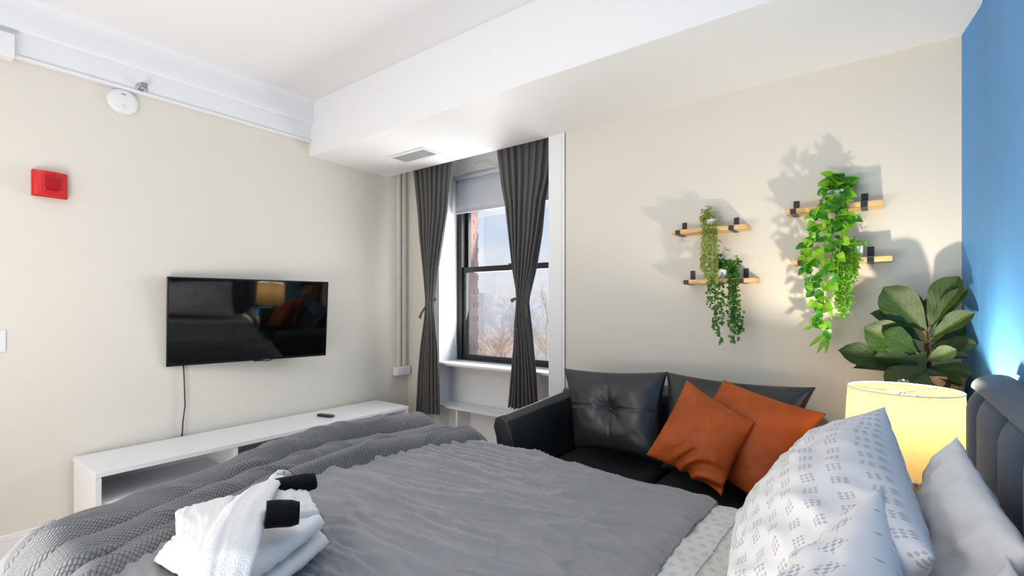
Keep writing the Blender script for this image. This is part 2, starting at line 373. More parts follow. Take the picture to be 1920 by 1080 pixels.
obj('sash_lock', bm, m_frame, win)
# sill
struct(obj('trim_6', B(-2.70, -1.60, 2.60, YW, .745, .768, .008, seg=3), m_trim))
struct(obj('trim_7', B(-2.68, -1.60, 2.745, 2.76, .70, .745, .003), m_trim))

# outside brick pier beside the window, bricks laid one by one
px0, px1 = -2.90, -2.668; yb0, yb1 = 2.99, 3.075
pier = struct(obj('wall_outside', B(px0-.3, px1-.004, 2.96, yb1-.004, -.5, 3.0), m_mortar))
bme = bpy.data.meshes.new('brick'); bm = B(-.5, .5, -.5, .5, -.5, .5, .03); bm.to_mesh(bme); bm.free(); bme.materials.append(m_brick)
r = 0; z = .55
while z < 2.3:
    ylen = (.09, .06) if r % 2 else (.06, .09)
    y = 2.96
    for L_ in ((.052, .055) if r % 2 else (.107,)):
        o = bpy.data.objects.new('brick', bme); COL.objects.link(o); o.parent = pier
        o.location = (px1-.012+R.uniform(-.001, .001), y+L_/2, z+.024); o.scale = (.03, L_, .048); y += L_+.008
    for L_ in (.19,):
        o = bpy.data.objects.new('brick', bme); COL.objects.link(o); o.parent = pier
        o.location = (px1-.03-L_/2-(.05 if r % 2 else 0), yb1-.008, z+.024); o.scale = (L_, .03, .048)
    z += .057; r += 1

# outdoors
g = struct(obj('ground', B(-160, 120, 3.5, 260, -9.2, -9), M('dry_ground', (.66, .54, .44), .95, var=.25, vscale=.12))); 
def bare_tree(name, x, y, h, label, mat, cat='tree', seed=0, spread=.5, twigs=9, z0=-9, group=None, width=1.0):
    rr = random.Random(seed); t = thing(name, label, cat, (x, y, z0), group); bm = bmesh.new(); bt = bmesh.new()
    tube(bt, [(x, y, z0), (x+rr.uniform(-.2, .2), y, z0+h*.35), (x+rr.uniform(-.4, .4), y, z0+h*.75)], [h*.022, h*.016, h*.006], 6)
    def br(p, d, L, r, lev):
        q = p+d*L; tube(bm, [p, (p+q)/2+V((rr.uniform(-1, 1), rr.uniform(-1, 1), rr.uniform(-.5, 1)))*L*.08, q], [r, r*.75, r*.4], 3, False)
        if lev == 0: return
        for k in range(4 if lev > 1 else twigs//2):
            dd = (d+V((rr.uniform(-1, 1)*spread*1.6, rr.uniform(-1, 1)*spread*1.6, rr.uniform(-.2, .9)*spread))).normalized()
            br(p+(q-p)*rr.uniform(.35, 1), dd, L*rr.uniform(.5, .75), r*.5, lev-1)
    for k in range(twigs):
        a = rr.uniform(0, 2*math.pi); f = rr.uniform(.25, .75)
        br(V((x, y, z0+h*f)), V((math.cos(a)*width, math.sin(a)*width, rr.uniform(.4, 1.1))).normalized(), h*(.42-.2*f), h*.007, 3)
    obj('trunk', bt, mat, t); obj('branches', bm, mat, t)
    return t
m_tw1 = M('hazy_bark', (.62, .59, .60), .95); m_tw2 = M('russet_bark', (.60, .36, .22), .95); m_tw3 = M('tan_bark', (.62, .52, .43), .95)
# treeline far away: a wooded ridge with its own crowns
bm = bmesh.new(); rr = random.Random(3)
NX = 120; ring = []
for i in range(NX+1):
    x = -150+240*i/NX; hgt = 6.4+2.0*noise.noise(V((x*.05, 0, 0)))+1.5*noise.noise(V((x*.35, 2, 0)))+.7*noise.noise(V((x*1.3, 5, 0)))
    ring.append([bm.verts.new((x, 120+yo, zz)) for yo, zz in ((0, -9), (6, hgt*.45-3.5), (11, hgt-5), (18, hgt-4.3), (40, -9))])
for i in range(NX):
    for k in range(4): bm.faces.new((ring[i][k], ring[i+1][k], ring[i+1][k+1], ring[i][k+1]))
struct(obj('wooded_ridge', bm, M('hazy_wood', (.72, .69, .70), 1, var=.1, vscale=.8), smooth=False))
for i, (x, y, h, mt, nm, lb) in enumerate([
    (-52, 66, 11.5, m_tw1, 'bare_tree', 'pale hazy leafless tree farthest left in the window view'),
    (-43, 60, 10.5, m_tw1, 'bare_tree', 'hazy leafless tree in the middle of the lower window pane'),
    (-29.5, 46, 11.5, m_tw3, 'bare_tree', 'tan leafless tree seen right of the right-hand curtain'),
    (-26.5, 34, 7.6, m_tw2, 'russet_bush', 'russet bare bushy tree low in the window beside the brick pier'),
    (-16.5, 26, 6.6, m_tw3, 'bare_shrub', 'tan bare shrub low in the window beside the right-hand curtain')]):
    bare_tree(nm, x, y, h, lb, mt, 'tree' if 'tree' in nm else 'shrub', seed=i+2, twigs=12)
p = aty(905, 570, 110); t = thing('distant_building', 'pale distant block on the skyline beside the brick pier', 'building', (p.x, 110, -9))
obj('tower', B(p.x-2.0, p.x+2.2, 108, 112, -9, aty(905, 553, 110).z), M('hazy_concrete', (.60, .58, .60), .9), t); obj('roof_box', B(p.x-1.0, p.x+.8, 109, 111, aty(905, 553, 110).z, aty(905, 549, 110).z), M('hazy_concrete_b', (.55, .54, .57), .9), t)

# roller blind with cord
t = thing('roller_blind', 'pale grey roller blind half drawn down over the window top', 'blind', (-2.12, YW-.03, 2.2))
grid_obj('blind_fabric', lambda a, b: V((-2.66+1.04*a, YW-.035-.004*math.sin(a*3), 2.18-b*(2.18-1.925))), 20, 4, m_blind, t, thick=.002)
obj('roller_tube', tube(bmesh.new(), [(-2.665, YW-.04, 2.195), (-1.60, YW-.04, 2.195)], .018, 16), m_blind, t, True)
obj('bottom_bar', B(-2.66, -1.62, YW-.042, YW-.028, 1.915, 1.93, .004), m_blind, t)
for xx in (-2.676, -1.60): obj('bracket', B(xx-.004, xx+.006, YW-.07, YW, 2.165, 2.22, .001), m_plastic, t)
pts = [aty(u, v, YW-.06) for u, v in ((853, 331), (866, 327), (878, 318), (888, 309), (898, 306), (907, 304), (915, 309), (924, 313), (940, 311))]
obj('pull_cord', tube(bmesh.new(), pts, .003, 6), m_plastic, t, True)
obj('side_cord', tube(bmesh.new(), [aty(851, 335, YW-.06), aty(853, 400, YW-.06), aty(853, 660, YW-.06)], .0022, 6), m_plastic, t, True)

# curtain rod (behind the soffit)
t = thing('curtain_rod', 'white curtain rod hidden up behind the ceiling soffit', 'curtain rod', (-2.2, 2.53, 2.33))
obj('rod', tube(bmesh.new(), [(-2.98, 2.53, 2.33), (-1.58, 2.53, 2.33)], .01, 10), m_plastic, t, True)
for xx in (-2.98, -1.58): obj('rod_end', tube(bmesh.new(), [(xx-.012, 2.53, 2.33), (xx+.012, 2.53, 2.33)], .018, 12), m_plastic, t, True)

def curtain(label, tab, tie, tails, hang, seed):
    yc = 2.52; rows = []
    for v, a, b in tab:
        p = aty(a, v, yc); q = aty(b, v, yc); rows.append((-(p.z+q.z)/2, p.x, q.x))
    ztop = rows[0][0]-.10; rows = [(ztop, rows[0][1]-.0, rows[0][2]+.0)]+rows
    zt0, zb0 = -rows[0][0], -rows[-1][0]; tz = aty(tie[0], tie[1], yc).z
    t = thing('curtain', label, 'curtain', ((rows[1][1]+rows[1][2])/2, yc, zb0), 'curtains at the window')
    wmax = max(r[2]-r[1] for r in rows)
    def f(a, b):
        z = zt0+(zb0-zt0)*b; xa, xb = lerp_table(rows, -z); wd = xb-xa; k = wd/wmax
        ph = a+.018*math.sin(b*7+seed)+.008*noise.noise(V((a*4, b*6, seed)))
        amp = .020+.012*(1-k); y = yc+amp*math.sin(ph*2*math.pi*7.5+seed)*(.7+.3*math.sin(a*11+seed))
        y += .03*math.sin(a*math.pi)*(1-k)*-1
        x = xa+wd*a+.006*math.sin(ph*2*math.pi*15)*k
        return V((x, y, z+.004*math.sin(a*47+seed)*(b > .98)))
    grid_obj('curtain_panel', f, 150, 90, m_curtain, t, thick=.003)
    c = aty(tie[0], tie[1], yc); hw = tie[2]
    obj('tie_band', lathe(bmesh.new(), (c.x, c.y-.004, c.z), [(hw, -.014), (hw*1.08, 0), (hw, .014)], 20, cap=False), m_curtain, t, True)
    obj('tie_knot', pk(c+V((hang*.6, -hw-.008, 0)), .014), m_curtain, t, True)
    for tl in tails:
        pts = [aty(u, v, yc-.05) for u, v in tl]
        def rf(a, b, pts=pts):
            k = a*(len(pts)-1); i = min(int(k), len(pts)-2); p = pts[i].lerp(pts[i+1], k-i)
            d = (pts[i+1]-pts[i]).normalized(); nn = V((d.z, 0, -d.x)); return p+nn*(b-.5)*(.012+.014*a)+V((0, .006*math.sin(b*3.14), 0))
        grid_obj('tie_tail', rf, 12, 4, m_curtain, t, thick=.004)
    return t
def pk(c, r):
    bm = bmesh.new(); bmesh.ops.create_icosphere(bm, subdivisions=2, radius=r); bmesh.ops.scale(bm, vec=(1.2, .8, .9), verts=bm.verts); bmesh.ops.translate(bm, vec=c, verts=bm.verts); return bm
curtain('charcoal curtain tied at the middle, nearest the room corner', [(310, 776, 848), (400, 785, 840), (440, 788, 833), (500, 796, 822), (560, 803, 816), (575, 803, 815), (600, 800, 818), (650, 792, 823), (700, 787, 824), (773, 783, 826)],
        (809, 568, .022), [[(806, 568), (797, 576), (790, 588), (787, 597)], [(812, 565), (817, 560)]], .012, 1.3)
curtain('charcoal curtain tied at the middle, beside the sofa and cream wall', [(270, 934, 1038), (340, 942, 1030), (380, 949, 1021), (440, 955, 1013), (500, 961, 1003), (558, 971, 989), (570, 971, 988), (600, 967, 991), (650, 965, 998), (700, 960, 1004), (767, 954, 1009)],
        (980, 564, .026), [[(972, 564), (965, 560), (958, 565)], [(984, 566), (987, 580), (988, 595)]], -.012, 4.1)

# low bookcase under the window
t = thing('low_bookcase', 'white low open bookcase in the alcove under the window', 'bookcase', (-2.2, 2.67, 0))
obj('top_panel', B(-2.83, -1.60, 2.59, 2.755, .432, .452, .002), m_lam, t)
for xx in (-2.83, -2.475, -2.05, -1.62): obj('divider', B(xx, xx+.018, 2.60, 2.75, .02, .432, .001), m_lam, t)
obj('back_panel', B(-2.81, -1.62, 2.743, 2.752, .02, .432), m_lam, t); obj('shelf', B(-2.81, -1.62, 2.61, 2.742, .14, .158), m_lam, t); obj('plinth', B(-2.83, -1.602, 2.62, 2.74, 0, .02), m_lam, t)

# pipe raceway on the left wall near the corner
t = thing('cable_raceway', 'white vertical pipe cover ending in a junction box near the corner', 'raceway', (-3.03, 2.57, .65))
obj('raceway_cover', B(XL, -3.03, 2.530, 2.556, .70, ZS+.2, .003), m_wall, t); obj('raceway_rib', B(XL, -3.025, 2.575, 2.607, .70, ZS+.2, .006), m_wall, t)
bm = B(XL, -3.0, 2.49, 2.63, .645, .712, .005); obj('junction_box', bm, m_plastic, t); obj('box_cover', B(-3.0, -2.995, 2.497, 2.623, .652, .705, .002), m_plastic, t)

# air vent in the soffit
t = thing('ceiling_vent', 'white rectangular air vent set in the soffit underside', 'vent', (-2.47, 2.195, ZS))
a, b, c, d_ = -2.645, -2.295, 2.112, 2.285
bm = bmesh.new(); box(bm, a, b, c, c+.022, ZS-.008, ZS, .002); box(bm, a, b, d_-.022, d_, ZS-.008, ZS, .002); box(bm, a, a+.022, c+.022, d_-.022, ZS-.008, ZS, .002); box(bm, b-.022, b, c+.022, d_-.022, ZS-.008, ZS, .002)
obj('vent_frame', bm, m_plastic, t)
obj('vent_back', B(a+.02, b-.02, c+.02, d_-.02, ZS-.0012, ZS-.0004), M('vent_shadow', (.55, .55, .56), .9), t)
sl = None
for k in range(9):
    yy = c+.03+k*.0138; bm = bmesh.new(); box(bm, a+.022, b-.022, -.0055, .0055, -.0008, .0008); bmesh.ops.rotate(bm, verts=bm.verts, cent=(0, 0, 0), matrix=Matrix.Rotation(.6, 3, 'X')); bmesh.ops.translate(bm, verts=bm.verts, vec=(0, yy, ZS-.005)); obj('slat', bm, m_plastic, t)

# ================================================================== LEFT WALL ITEMS
# television, turned a little towards the bed on its wall arm
yw, pt = math.radians(-9.5), math.radians(-5)
TN = V((math.cos(yw)*math.cos(pt), math.sin(yw)*math.cos(pt), math.sin(pt)))
c0 = atx(464, 605, -2.955)
def onplane(u, v): d = ray(u, v); return O+d*((c0-O).dot(TN)/d.dot(TN))
q = [onplane(*p) for p in ((313, 519), (615, 528.5), (612, 663), (313, 692))]
cen = sum(q, V())/4; RX = V((-TN.y, TN.x, 0)).normalized(); UP = TN.cross(RX).normalized()
wd = ((q[1]-q[0]).dot(RX)+(q[2]-q[3]).dot(RX))/4; hg = ((q[0]-q[3]).dot(UP)+(q[1]-q[2]).dot(UP))/4
TM = Matrix((( TN.x, RX.x, UP.x, cen.x), (TN.y, RX.y, UP.y, cen.y), (TN.z, RX.z, UP.z, cen.z), (0, 0, 0, 1)))   # local: x out, y right, z up
def tvo(name, bm, mat, parent, smooth=False): bm.transform(TM); return obj(name, bm, mat, parent, smooth)
t = thing('television', 'black flat television mounted on the cream wall', 'television', (XL, cen.y, cen.z))
bm = bmesh.new(); bz = .007; box(bm, -.03, 0, -wd, wd, hg-bz, hg); box(bm, -.03, 0, -wd, wd, -hg, -hg+bz*1.8); box(bm, -.03, 0, -wd, -wd+bz, -hg, hg); box(bm, -.03, 0, wd-bz, wd, -hg, hg)
tvo('bezel', bm, m_blackp, t)
tvo('screen', B(-.012, -.002, -wd+bz, wd-bz, -hg+bz*1.8, hg-bz), m_screen, t)
tvo('back_shell', B(-.05, -.012, -wd+.004, wd-.004, -hg+.004, hg-.004, .008), m_blackp, t)
bm = B(-.02, .002, -.012+.06, .030+.06, -hg-.012, -hg+.002, .002); tvo('logo_strip', bm, m_chrome, t)
tvo('sensor', B(-.02, -.001, .0, .10, -hg-.006, -hg, .001), m_blackp, t)
obj('wall_mount', B(XL, cen.x-.03, cen.y-.08, cen.y+.08, cen.z-.1, cen.z+.1, .004), m_blackp, t)
p0 = onplane(345, 690); pts = [V((-3.035, p0.y+.0, p0.z+.02)), atx(345, 705, -3.03), atx(346, 730, -3.03), atx(347, 760, -3.03), atx(343, 790, -3.03), atx(342, 812, -3.03), atx(342, 830, -3.035)]
pts.append(V((-3.04, pts[-1].y, .50)))
obj('power_cord', tube(bmesh.new(), pts, .0035, 6), m_blackp, t, True)

# fire strobe
t = thing('fire_alarm_strobe', 'red fire alarm strobe on the cream wall above the television', 'fire alarm', (XL, .50, 1.755))
obj('backplate', B(XL, -3.03, .443, .565, 1.694, 1.812, .004), m_red, t)
bm = bmesh.new(); y0, y1, z0_, z1_ = .448, .563, 1.698, 1.808
n_ = 10; L1 = [bm.verts.new((-3.03+.022*math.sin(math.pi*k/n_)**.7+.006, y0+(y1-y0)*k/n_, z0_)) for k in range(n_+1)]; L2 = [bm.verts.new((-3.03+.022*math.sin(math.pi*k/n_)**.7+.006, y0+(y1-y0)*k/n_, z1_)) for k in range(n_+1)]
for k in range(n_): bm.faces.new((L1[k], L1[k+1], L2[k+1], L2[k]))
k1 = bm.verts.new((-3.03, y0, z0_)); k2 = bm.verts.new((-3.03, y1, z0_)); k3 = bm.verts.new((-3.03, y0, z1_)); k4 = bm.verts.new((-3.03, y1, z1_))
bm.faces.new([k1]+L1+[k2]); bm.faces.new([k3]+L2+[k4]); bm.faces.new((k1, L1[0], L2[0], k3)); bm.faces.new((k2, L1[-1], L2[-1], k4))
obj('cover', bm, m_red, t, False); obj('lens', B(-3.0, -2.990, .478, .535, 1.725, 1.785, .004), m_reddark, t)

# smoke detector + sprinkler
c = atx(232, 190, -3.03); t = thing('smoke_detector', 'round white smoke detector on the wall below the cornice', 'smoke detector', (XL, c.y, c.z))
obj('base_ring', lathe(bmesh.new(), (XL, c.y, c.z), [(.064, 0), (.066, .008), (.060, .010)], 36, 'X'), m_plastic, t, True)
obj('dome', lathe(bmesh.new(), (XL, c.y, c.z), [(.061, .008), (.062, .015), (.056, .022), (.040, .026), (0, .027)], 36, 'X'), m_plastic, t, True)
obj('test_button', lathe(bmesh.new(), (XL, c.y, c.z-.028), [(.009, .022), (.009, .027), (0, .029)], 16, 'X'), m_ceramic, t, True)
obj('indicator_slot', B(-3.028, -3.0235, c.y-.012, c.y+.008, c.z+.030, c.z+.036), m_greyp, t)
c = atx(269, 163, -3.0); t = thing('fire_sprinkler', 'small chrome fire sprinkler on the cornice above the smoke detector', 'sprinkler', (-3.028, c.y, c.z))
obj('escutcheon', lathe(bmesh.new(), (-3.03, c.y, c.z), [(.027, 0), (.027, .004), (.020, .010), (.010, .012)], 24, 'X'), m_chrome, t, True)
obj('stem', tube(bmesh.new(), [(-3.03, c.y, c.z), (-3.005, c.y, c.z)], .009, 12), m_chrome, t, True)
bm = bmesh.new(); tube(bm, [(-3.008, c.y-.01, c.z), (-2.998, c.y-.012, c.z), (-2.986, c.y, c.z)], .003, 6); tube(bm, [(-3.008, c.y+.01, c.z), (-2.998, c.y+.012, c.z), (-2.986, c.y, c.z)], .003, 6); obj('yoke', bm, m_chrome, t, True)
bm = B(-2.988, -2.985, c.y-.014, c.y+.014, c.z-.004, c.z+.018, .001); obj('deflector', bm, m_greyp, t)
# wall plate at the far left edge
t = thing('wall_plate', 'white blank wall plate low on the wall at the left edge', 'wall plate', (XL, .335, 1.04))
obj('plate', B(XL, -3.043, .297, .365, .995, 1.092, .003), m_plastic, t)

# tv console
t = thing('tv_console', 'long low white open console under the television', 'console', (-2.86, 1.45, 0))
cx0, cx1, cy0, cy1, ch = -3.028, -2.66, .583, 2.31, .484
obj('top_panel', B(cx0, cx1+.004, cy0, cy1, ch-.022, ch, .0015), m_lam, t)
for yy in (cy0, 1.153-.009, 1.723-.009, cy1-.022): obj('side_panel' if yy in (cy0, cy1-.022) else 'divider', B(cx0+.012, cx1, yy, yy+(.022 if yy in (cy0, cy1-.022) else .018), .03, ch-.022, .001), m_lam, t)
obj('back_panel', B(cx0, cx0+.01, cy0+.004, cy1-.004, .03, ch-.022), m_lam, t)
for ya, yb_ in ((cy0+.022, 1.144), (1.162, 1.714), (1.732, cy1-.022)): obj('shelf', B(cx0+.011, cx1-.02, ya, yb_, .325, .343), m_lam, t)
obj('base_panel', B(cx0, cx1, cy0, cy1, .02, .042), m_lam, t); obj('plinth', B(cx0+.02, cx1-.03, cy0+.02, cy1-.02, 0, .02), m_lam, t)
# remote
c = atz(611, 779, ch+.008); t = thing('remote_control', 'black remote control lying on the white console top', 'remote', (c.x, c.y, ch))
a = atz(598, 778, ch+.008); b = atz(626, 781, ch+.008); dd = (b-a); L_ = dd.length; dd.normalize(); ang = math.atan2(dd.y, dd.x)
Mr = Matrix.Translation((c.x, c.y, ch)) @ Matrix.Rotation(ang, 4, 'Z')
bm = B(-L_/2, L_/2, -.018, .018, .001, .016, .006); bm.transform(Mr); obj('body', bm, m_blackp, t)
for i in range(4):
    for j in range(2):
        bm = B(-L_*.35+i*L_*.2, -L_*.35+i*L_*.2+.009, -.011+j*.013, -.003+j*.013, .016, .018); bm.transform(Mr); obj('button', bm, m_greyp, t)

# ================================================================== BED
t = thing('bed', 'double bed with grey-blue channelled upholstered headboard', 'bed', (-.85, .95, 0))
bx0, bx1, by0, by1 = -1.86, .185, .27, 1.655
obj('bed_base', B(bx0, bx1, by0, by1, .08, .26, .015), m_head, t); obj('mattress', B(bx0+.01, bx1-.005, by0+.01, by1-.01, .26, .515, .05, seg=4), m_sheetw, t)
for xx in (bx0+.08, bx1-.12):
    for yy in (by0+.08, by1-.12): obj('leg', B(xx, xx+.05, yy, yy+.05, 0, .08, .004), m_blackp, t)
# headboard: padded body, rolled top, vertical channels as separate pads
hx0, hx1 = .195, .272; hy0, hy1 = .05, 1.725; ht = 1.02
hb = obj('headboard', B(.225, hx1, hy0, hy1, .05, ht-.015, .012, seg=3), m_head, t)
seams_y = [1.725, 1.63, 1.36, 1.16, .96, .76, .56, .36, .16, .05]
for ya, yb_ in zip(seams_y[1:], seams_y[:-1]):
    def chf(a, b, ya=ya, yb_=yb_):
        y = yb_+(ya-yb_)*a; bulge = .042*max(0, math.sin(a*math.pi))**.45
        # b: 0 bottom front -> .85 top front -> 1 rolls back over the top
        if b < .8: z = .45+(.94-.45)*b/.8; x = .222-bulge
        else:
            k = (b-.8)/.2*math.pi/2; z = .94+.055*math.sin(k); x = .222-bulge*math.cos(k)+.005*math.sin(k)
        return V((x, y, z))
    grid_obj('channel', chf, 14, 20, m_head, hb)
def topf(a, b):
    y = hy1-.001+(hy0-hy1)*a; k = b*math.pi*.62; return V((.246-.052*math.cos(k)*1.0, y, .988+.036*math.sin(k)))
grid_obj('rolled_top', topf, 40, 12, m_head, hb)
obj('piping', tube(bmesh.new(), [(.200, hy1-.002-1.66*i/40, .992+.0015*math.sin(i*.8)) for i in range(41)], .0045, 8), m_head, hb, True)

def zbase(x): return .545+.035*smooth01((-.4-x)/1.3)
def wrap(e, r=.06):
    if e <= 0: return 0, 0
    if e < r*math.pi/2: return r*math.sin(e/r)-e, r*(1-math.cos(e/r))
    return r-e, r+(e-r*math.pi/2)
YF, YNr, XF = 1.66, .26, -1.83
def bedpt(x, y, off, xf=XF):
    """point on the bed surface with overhang wrapping, lifted by off"""
    z = zbase(x)
    dx, d1 = wrap((xf+.05)-x, .07); dy, d2 = wrap(y-(YF-.05), .07); dy2, d3 = wrap((YNr+.05)-y, .07)
    d = (d1**2+max(d2, d3)**2)**.5 if d1 > 0 and max(d2, d3) > 0 else d1+d2+d3
    xx = x-dx; yy = y+dy-dy2
    def side(dd): return smooth01(dd/.1)
    return V((xx-off*side(d1), yy+off*side(d2)-off*side(d3), z-d+off*(1-side(max(d1, d2, d3)))))
def crease(x, y):
    wx = x+.10*noise.noise(V((x*2, y*2, 11))); wy = y+.05*noise.noise(V((x*3, y*3, 17)))
    n1 = noise.noise(V((wx*1.6+wy, wy*7-wx*1.8, 0))); n2 = noise.noise(V((wx*2.4+wy*2, wy*15-wx*4, 3.3))); n3 = noise.noise(V((wx*4+wy*3, wy*30-wx*8, 7.7))); n4 = noise.noise(V((wx*7-wy*5, wy*22+wx*8, 1.7)))
    r1 = max(0, 1-abs(n1)*8)**1.2; r2 = max(0, 1-abs(n2)*6)**1.2; r3 = max(0, 1-abs(n3)*5); r4 = max(0, 1-abs(n4)*6)
    g_ = .0065*math.sin((y*1.0-x*.22)*2*math.pi*(11+2*math.sin(y*5))+2*n1*4)*smooth01((y-1.1)/.35)*smooth01((-.75-x)/.55)   # gathers near the far foot corner
    return .008*n1+.0105*r1+.0075*r2+.004*r3+.003*r4+g_
# patterned top sheet turned down at the head
def shf(a, b):
    x = .17-.60*a; y = -.02+(YF+.30+.02)*b; P = bedpt(x, y, .012+.006*noise.noise(V((x*6, y*5, 1)))+.5*crease(x*1.5, y))
    return P
o = grid_obj('top_sheet', shf, 60, 160, m_motif_s, None, (-.1, .95, .55), uvf=lambda a, b: (.60*a, 1.98*b), thick=.003)
single(o, 'white bed sheet with small grey motifs, turned down near the pillows', 'sheet')
bm = bmesh.new()
for i in range(150):
    y = .35+i*.0088
    if y > YF-.06: break
    x = -.335+.004*math.sin(y*9); P = bedpt(x, y, .0185+.006*noise.noise(V((x*6, y*5, 1)))+.5*crease(x*1.5, y)); box(bm, P.x-.0012, P.x+.0012, P.y, P.y+.005, P.z, P.z+.0015)
obj('hem_stitching', bm, M('grey_thread', (.30, .30, .31), .9), o)
def dvf(a, b):
    x = -.415-(1.83+.30-.415)*a+.006*math.sin(b*17)*(1-a); y = -.02+(YF+.32+.02)*b
    lip = .012*math.exp(-(a/.012)**2)*-1
    return bedpt(x, y, .026+lip+crease(x, y))
o = grid_obj('duvet', dvf, 300, 320, m_duvet, None, (-1.15, .95, .56), thick=.006)
single(o, 'wrinkled plain grey duvet cover spread across the bed', 'duvet')
# waffle throw across the foot
inner = [(-.1, -1.20), (.24, -1.28), (.42, -1.38), (.7, -1.48), (.95, -1.535), (1.2, -1.52), (1.45, -1.43), (1.62, -1.385), (1.74, -1.36), (2.2, -1.33)]
def xfb(y): return -1.79-.085*smooth01((y-.45)/.6)
def thf(a, b):
    y = .02+(YF+.26-.02)*b; xi = lerp_table(inner, y)[0]; xi = (xi+lerp_table(inner, y+.06)[0]+lerp_table(inner, y-.06)[0])/3
    XFB = xfb(y); x = xi+(XFB-.24-xi)*a
    nf = smooth01((y-.35)/.7)
    u_ = a*(1+.02*math.sin(y*9))+.05*math.sin(y*2.3+.6)+.035*noise.noise(V((y*2.0, a*1.2, 2)))
    def ridge(c, wd_): return max(0, 1-((u_-c)/wd_)**2)**.6 if abs(u_-c) < wd_ else 0
    h = .020+max(.050*ridge(.10, .10), .062*ridge(.30, .095)*(.75+.25*math.sin(y*3)), (.056+.030*nf*(1-.75*smooth01((y-1.35)/.3)))*ridge(.53, .125), (.026+.018*nf)*ridge(.74, .08), .03*ridge(.92, .1))*(.55+.45*nf)
    h += .012*noise.noise(V((x*5, y*3, 4)))+.009*max(0, 1-abs(noise.noise(V((x*10-y*2, y*3.5, 9))))*5)
    h *= .45+.55*smooth01(a/.06) if a < .06 else 1
    return bedpt(x, y, h, XFB)
o = grid_obj('throw_blanket', thf, 220, 300, m_waffle, None, (-1.65, .95, .6), uvf=lambda a, b: (.85*a, 1.9*b), thick=.010)
single(o, 'grey waffle-textured throw blanket bunched across the foot of the bed', 'blanket')
pts = []
for i in range(121):
    P = thf(0.0, i/120); Q = thf(.012, i/120); pts.append(P.lerp(Q, .3)+V((0, 0, .001)))
obj('hem', tube(bmesh.new(), pts, .008, 8), m_waffle, o, True)

# pillows on the bed -------------------------------------------------
q = [aty(1652, 764, 1.47), V((.06, .80, .905)), V((-.17, .74, .60)), V((-.225, 1.44, .590))]
o = pillow('pillow', [V((.015, 1.475, .955)), V((.055, .76, .90)), V((-.19, .74, .61)), V((-.235, 1.50, .605))], .115, (-1, 0, .6), m_motif_a, None, (-.1, 1.1, .6), n=56, pinch=.05, power=.5, wr=.014, seed=2, wscale=5)
single(o, 'large white pillow with rows of small grey motifs, beside the orange cushions', 'pillow', 'bed pillows')
o = pillow('pillow', [V((.005, .925, .925)), V((.05, .20, .84)), V((-.17, .20, .60)), V((-.13, .90, .625))], .085, (-1, 0, .8), m_motif_b, None, (-.05, .55, .6), n=48, pinch=.06, power=.5, wr=.014, seed=5)
single(o, 'white pillow with grey lozenge motifs nearest the bottom edge', 'pillow', 'bed pillows')
o = pillow('pillow', [V((.128, 1.32, .935)), V((.150, .86, .895)), V((.06, .80, .62)), V((.055, 1.45, .62))], .055, (-1, 0, .4), m_whitecloth, None, (.09, 1.1, .6), n=60, pinch=.05, power=.45, wr=.011, seed=9, wscale=5)
single(o, 'plain white pillow between the patterned pillow and the headboard', 'pillow', 'bed pillows')
o = pillow('pillow', [V((.130, .865, .885)), V((.145, .25, .86)), V((.08, .22, .62)), V((.075, .86, .63))], .042, (-1, 0, .4), m_whitecloth, None, (.12, .55, .6), n=36, pinch=.06, power=.45, wr=.015, seed=11)
single(o, 'plain white pillow in the lower right corner of the view', 'pillow', 'bed pillows')

# towels ---------------------------------------------------------------
ZT = .625
def slab(name, q4, z0, th, mat, parent=None, base=None, seed=0, n=30, up=(0, 0, 1), wr=.006, pinch=.02, power=.22):
    return pillow(name, [V((p.x, p.y, z0)) for p in q4], th, up, mat, parent, base, n=n, pinch=pinch, power=power, wr=wr, seed=seed, back=1.0)
Q = lambda u, v, z: atz(u, v, z)
tb = [Q(345, 985, .65), Q(545, 928, .65), Q(618, 1005, .65), Q(440, 1150, .65)]
t = thing('folded_towel', 'white bath towel folded in layers, bottom of the towel stack', 'towel', (-1.2, .55, .6))
for k, (dz, th, sc) in enumerate(((.0, .024, 1.0), (.048, .025, .94))):
    cc = sum(tb, V())/4; qq = [cc+(p-cc)*sc+V((.006*k, -.004*k, 0)) for p in tb]
    slab('towel_layer', qq, .636+dz, th, m_towel, t, seed=20+k, n=30)
t2 = thing('folded_towel', 'white hand towel lying folded over the left side of the towel stack', 'towel', (-1.27, .48, .7))
tq = [V(p) for p in (Q(328, 962, .705), Q(440, 930, .72), Q(425, 1110, .70), Q(335, 1085, .66))]
pillow('towel_fold', tq, .020, (-.2, 0, 1), m_towel, t2, n=30, pinch=.02, power=.25, wr=.004, seed=31, back=1)
tq = [V(p) for p in (Q(325, 1010, .645), Q(400, 1005, .66), Q(400, 1110, .66), Q(287, 1052, .618))]
pillow('towel_corner', tq, .016, (-.2, 0, 1), m_towel, t2, n=20, pinch=.02, power=.3, wr=.005, seed=33, back=1)
t3 = thing('wrapped_towel', 'white towel wrapped slantwise like a sash over the towel stack', 'towel', (-1.2, .58, .72))
cl = [(Q(512, 905, .735), Q(536, 896, .74)), (Q(455, 925, .755), Q(528, 905, .752)), (Q(418, 955, .75), Q(508, 940, .755)), (Q(388, 1000, .745), Q(497, 985, .750)), (Q(372, 1050, .735), Q(483, 1040, .738)), (Q(358, 1120, .70), Q(462, 1110, .70)), (Q(350, 1180, .64), Q(450, 1170, .64))]
